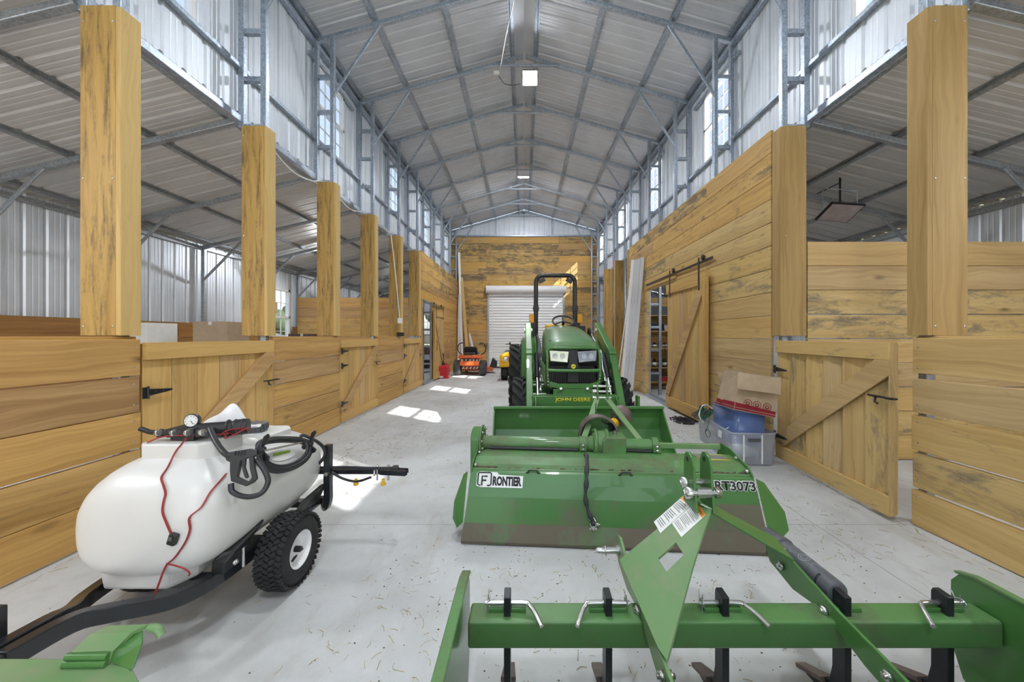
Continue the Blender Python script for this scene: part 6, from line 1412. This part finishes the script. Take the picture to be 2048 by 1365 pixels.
def tote(x0, x1, z, h, label, mat, y=9.78):
    o = thing('storage_tote', label, 'tote', ((x0 + x1) / 2, y + .18, z)); b = MB(); b.loft([[(x0 + d, y + d, zz), (x1 - d, y + d, zz), (x1 - d, y + .36 - d, zz), (x0 + d, y + .36 - d, zz)] for zz, d in ((z + .002, .02), (z + h, 0))], smooth=False); b.build('tote_body', M[mat], o, bevel=.006)
    b = MB(); b.bb(x0 - .01, x1 + .01, y - .01, y + .37, z + h, z + h + .02); b.build('tote_lid', M['grey'], o, bevel=.004)
tote(3.40, 3.72, .22, .18, 'grey tote on the bottom shelf in the right tack room', 'grey'); tote(3.76, 4.15, .22, .13, 'red tote on the bottom shelf in the right tack room', 'red')
tote(3.42, 3.80, 1.62, .2, 'black tote on the fourth shelf in the right tack room', 'black'); tote(3.86, 4.3, 1.62, .16, 'white tote on the fourth shelf in the right tack room', 'greywood')
tote(3.42, 4.0, 2.05, .22, 'dark tote on the top shelf in the right tack room', 'grey')
shelving(-4.35, -3.5, 14.2, 14.6, [.18, .75, 1.2, 1.75], 'grey metal shelving seen through the left tack room door', 'steeldark')
for i, (z, mt, lb) in enumerate(((.185, 'black', 'black tote on the lowest shelf in the left tack room'), (.752, 'rust', 'brown tote on the second shelf in the left tack room'), (1.202, 'labelwhite', 'white tote on the third shelf in the left tack room'))): tote(-4.25, -3.65, z, .32, lb, mt, 14.2)

# ------------------------------------------------------------ straw and grit on the slab
b = MB(); rr = random.Random(77)
def wisp(x, y, l, a, z=.003):
    w = rr.uniform(.0007, .0017) * (1.35 if y > 3 else 1) ; u = V((math.cos(a), math.sin(a), 0)); v = V((-u.y, u.x, 0)); bend = rr.uniform(-.2, .2) * l
    p = [V((x, y, z)), V((x, y, z)) + u * l * .5 + v * bend + V((0, 0, rr.uniform(0, .006))), V((x, y, z)) + u * l + V((0, 0, rr.uniform(0, .005)))]
    b.tube(p, w, 3)
cl = [(1.9, 3.3, .8, 60), (2.4, 5.2, .5, 70), (2.2, 6.6, .6, 70), (-1.6, 5.2, .8, 120), (-2.2, 4.2, .6, 90), (-.8, 7.5, 1.0, 110), (-1.6, 8.8, .9, 90), (-.4, 2.1, .7, 90), (.5, 2.05, .5, 60), (.3, 1.7, .5, 40), (1.2, 1.8, .5, 50), (2.3, 2.6, .5, 60), (-1.0, 10.5, 1.0, 70), (2.0, 7.6, .4, 40), (.2, 1.1, .3, 30), (-.6, 1.5, .5, 40)]
for x, y, s, n in cl:
    for i in range(int(n * 1.1)):
        X_1, Y_1 = rr.gauss(x, s * .5), rr.gauss(y, s * .5)
        if abs(X_1) < 2.95: wisp(X_1, Y_1, rr.uniform(.012, .06), rr.uniform(0, PI))
for i in range(420):
    s = rr.choice((-1, 1)); wisp(s * (2.98 - abs(rr.gauss(0, .05))), rr.uniform(2, 12), rr.uniform(.02, .08), rr.gauss(PI / 2, .5))
for i in range(700): wisp(rr.uniform(-2.8, 2.8), rr.uniform(1.2, 13), rr.uniform(.01, .05), rr.uniform(0, PI))
tag(b.build('loose_straw', M['straw']), 'loose straw wisps scattered over the concrete floor', 'straw', kind='stuff')
b = MB(); rr = random.Random(5)
for i in range(900):
    if i < 420: x, y = rr.uniform(-.9, 2.2), rr.uniform(1.0, 2.5)
    else: x, y = rr.uniform(-2.8, 2.8), rr.uniform(1.2, 11)
    b.sphere((x, y, .001), rr.uniform(.0012, .0045), 5, (1.4, 1, .5), 3)
tag(b.build('soil_crumbs', M['soil']), 'dark soil crumbs scattered over the concrete floor', 'soil', kind='stuff')
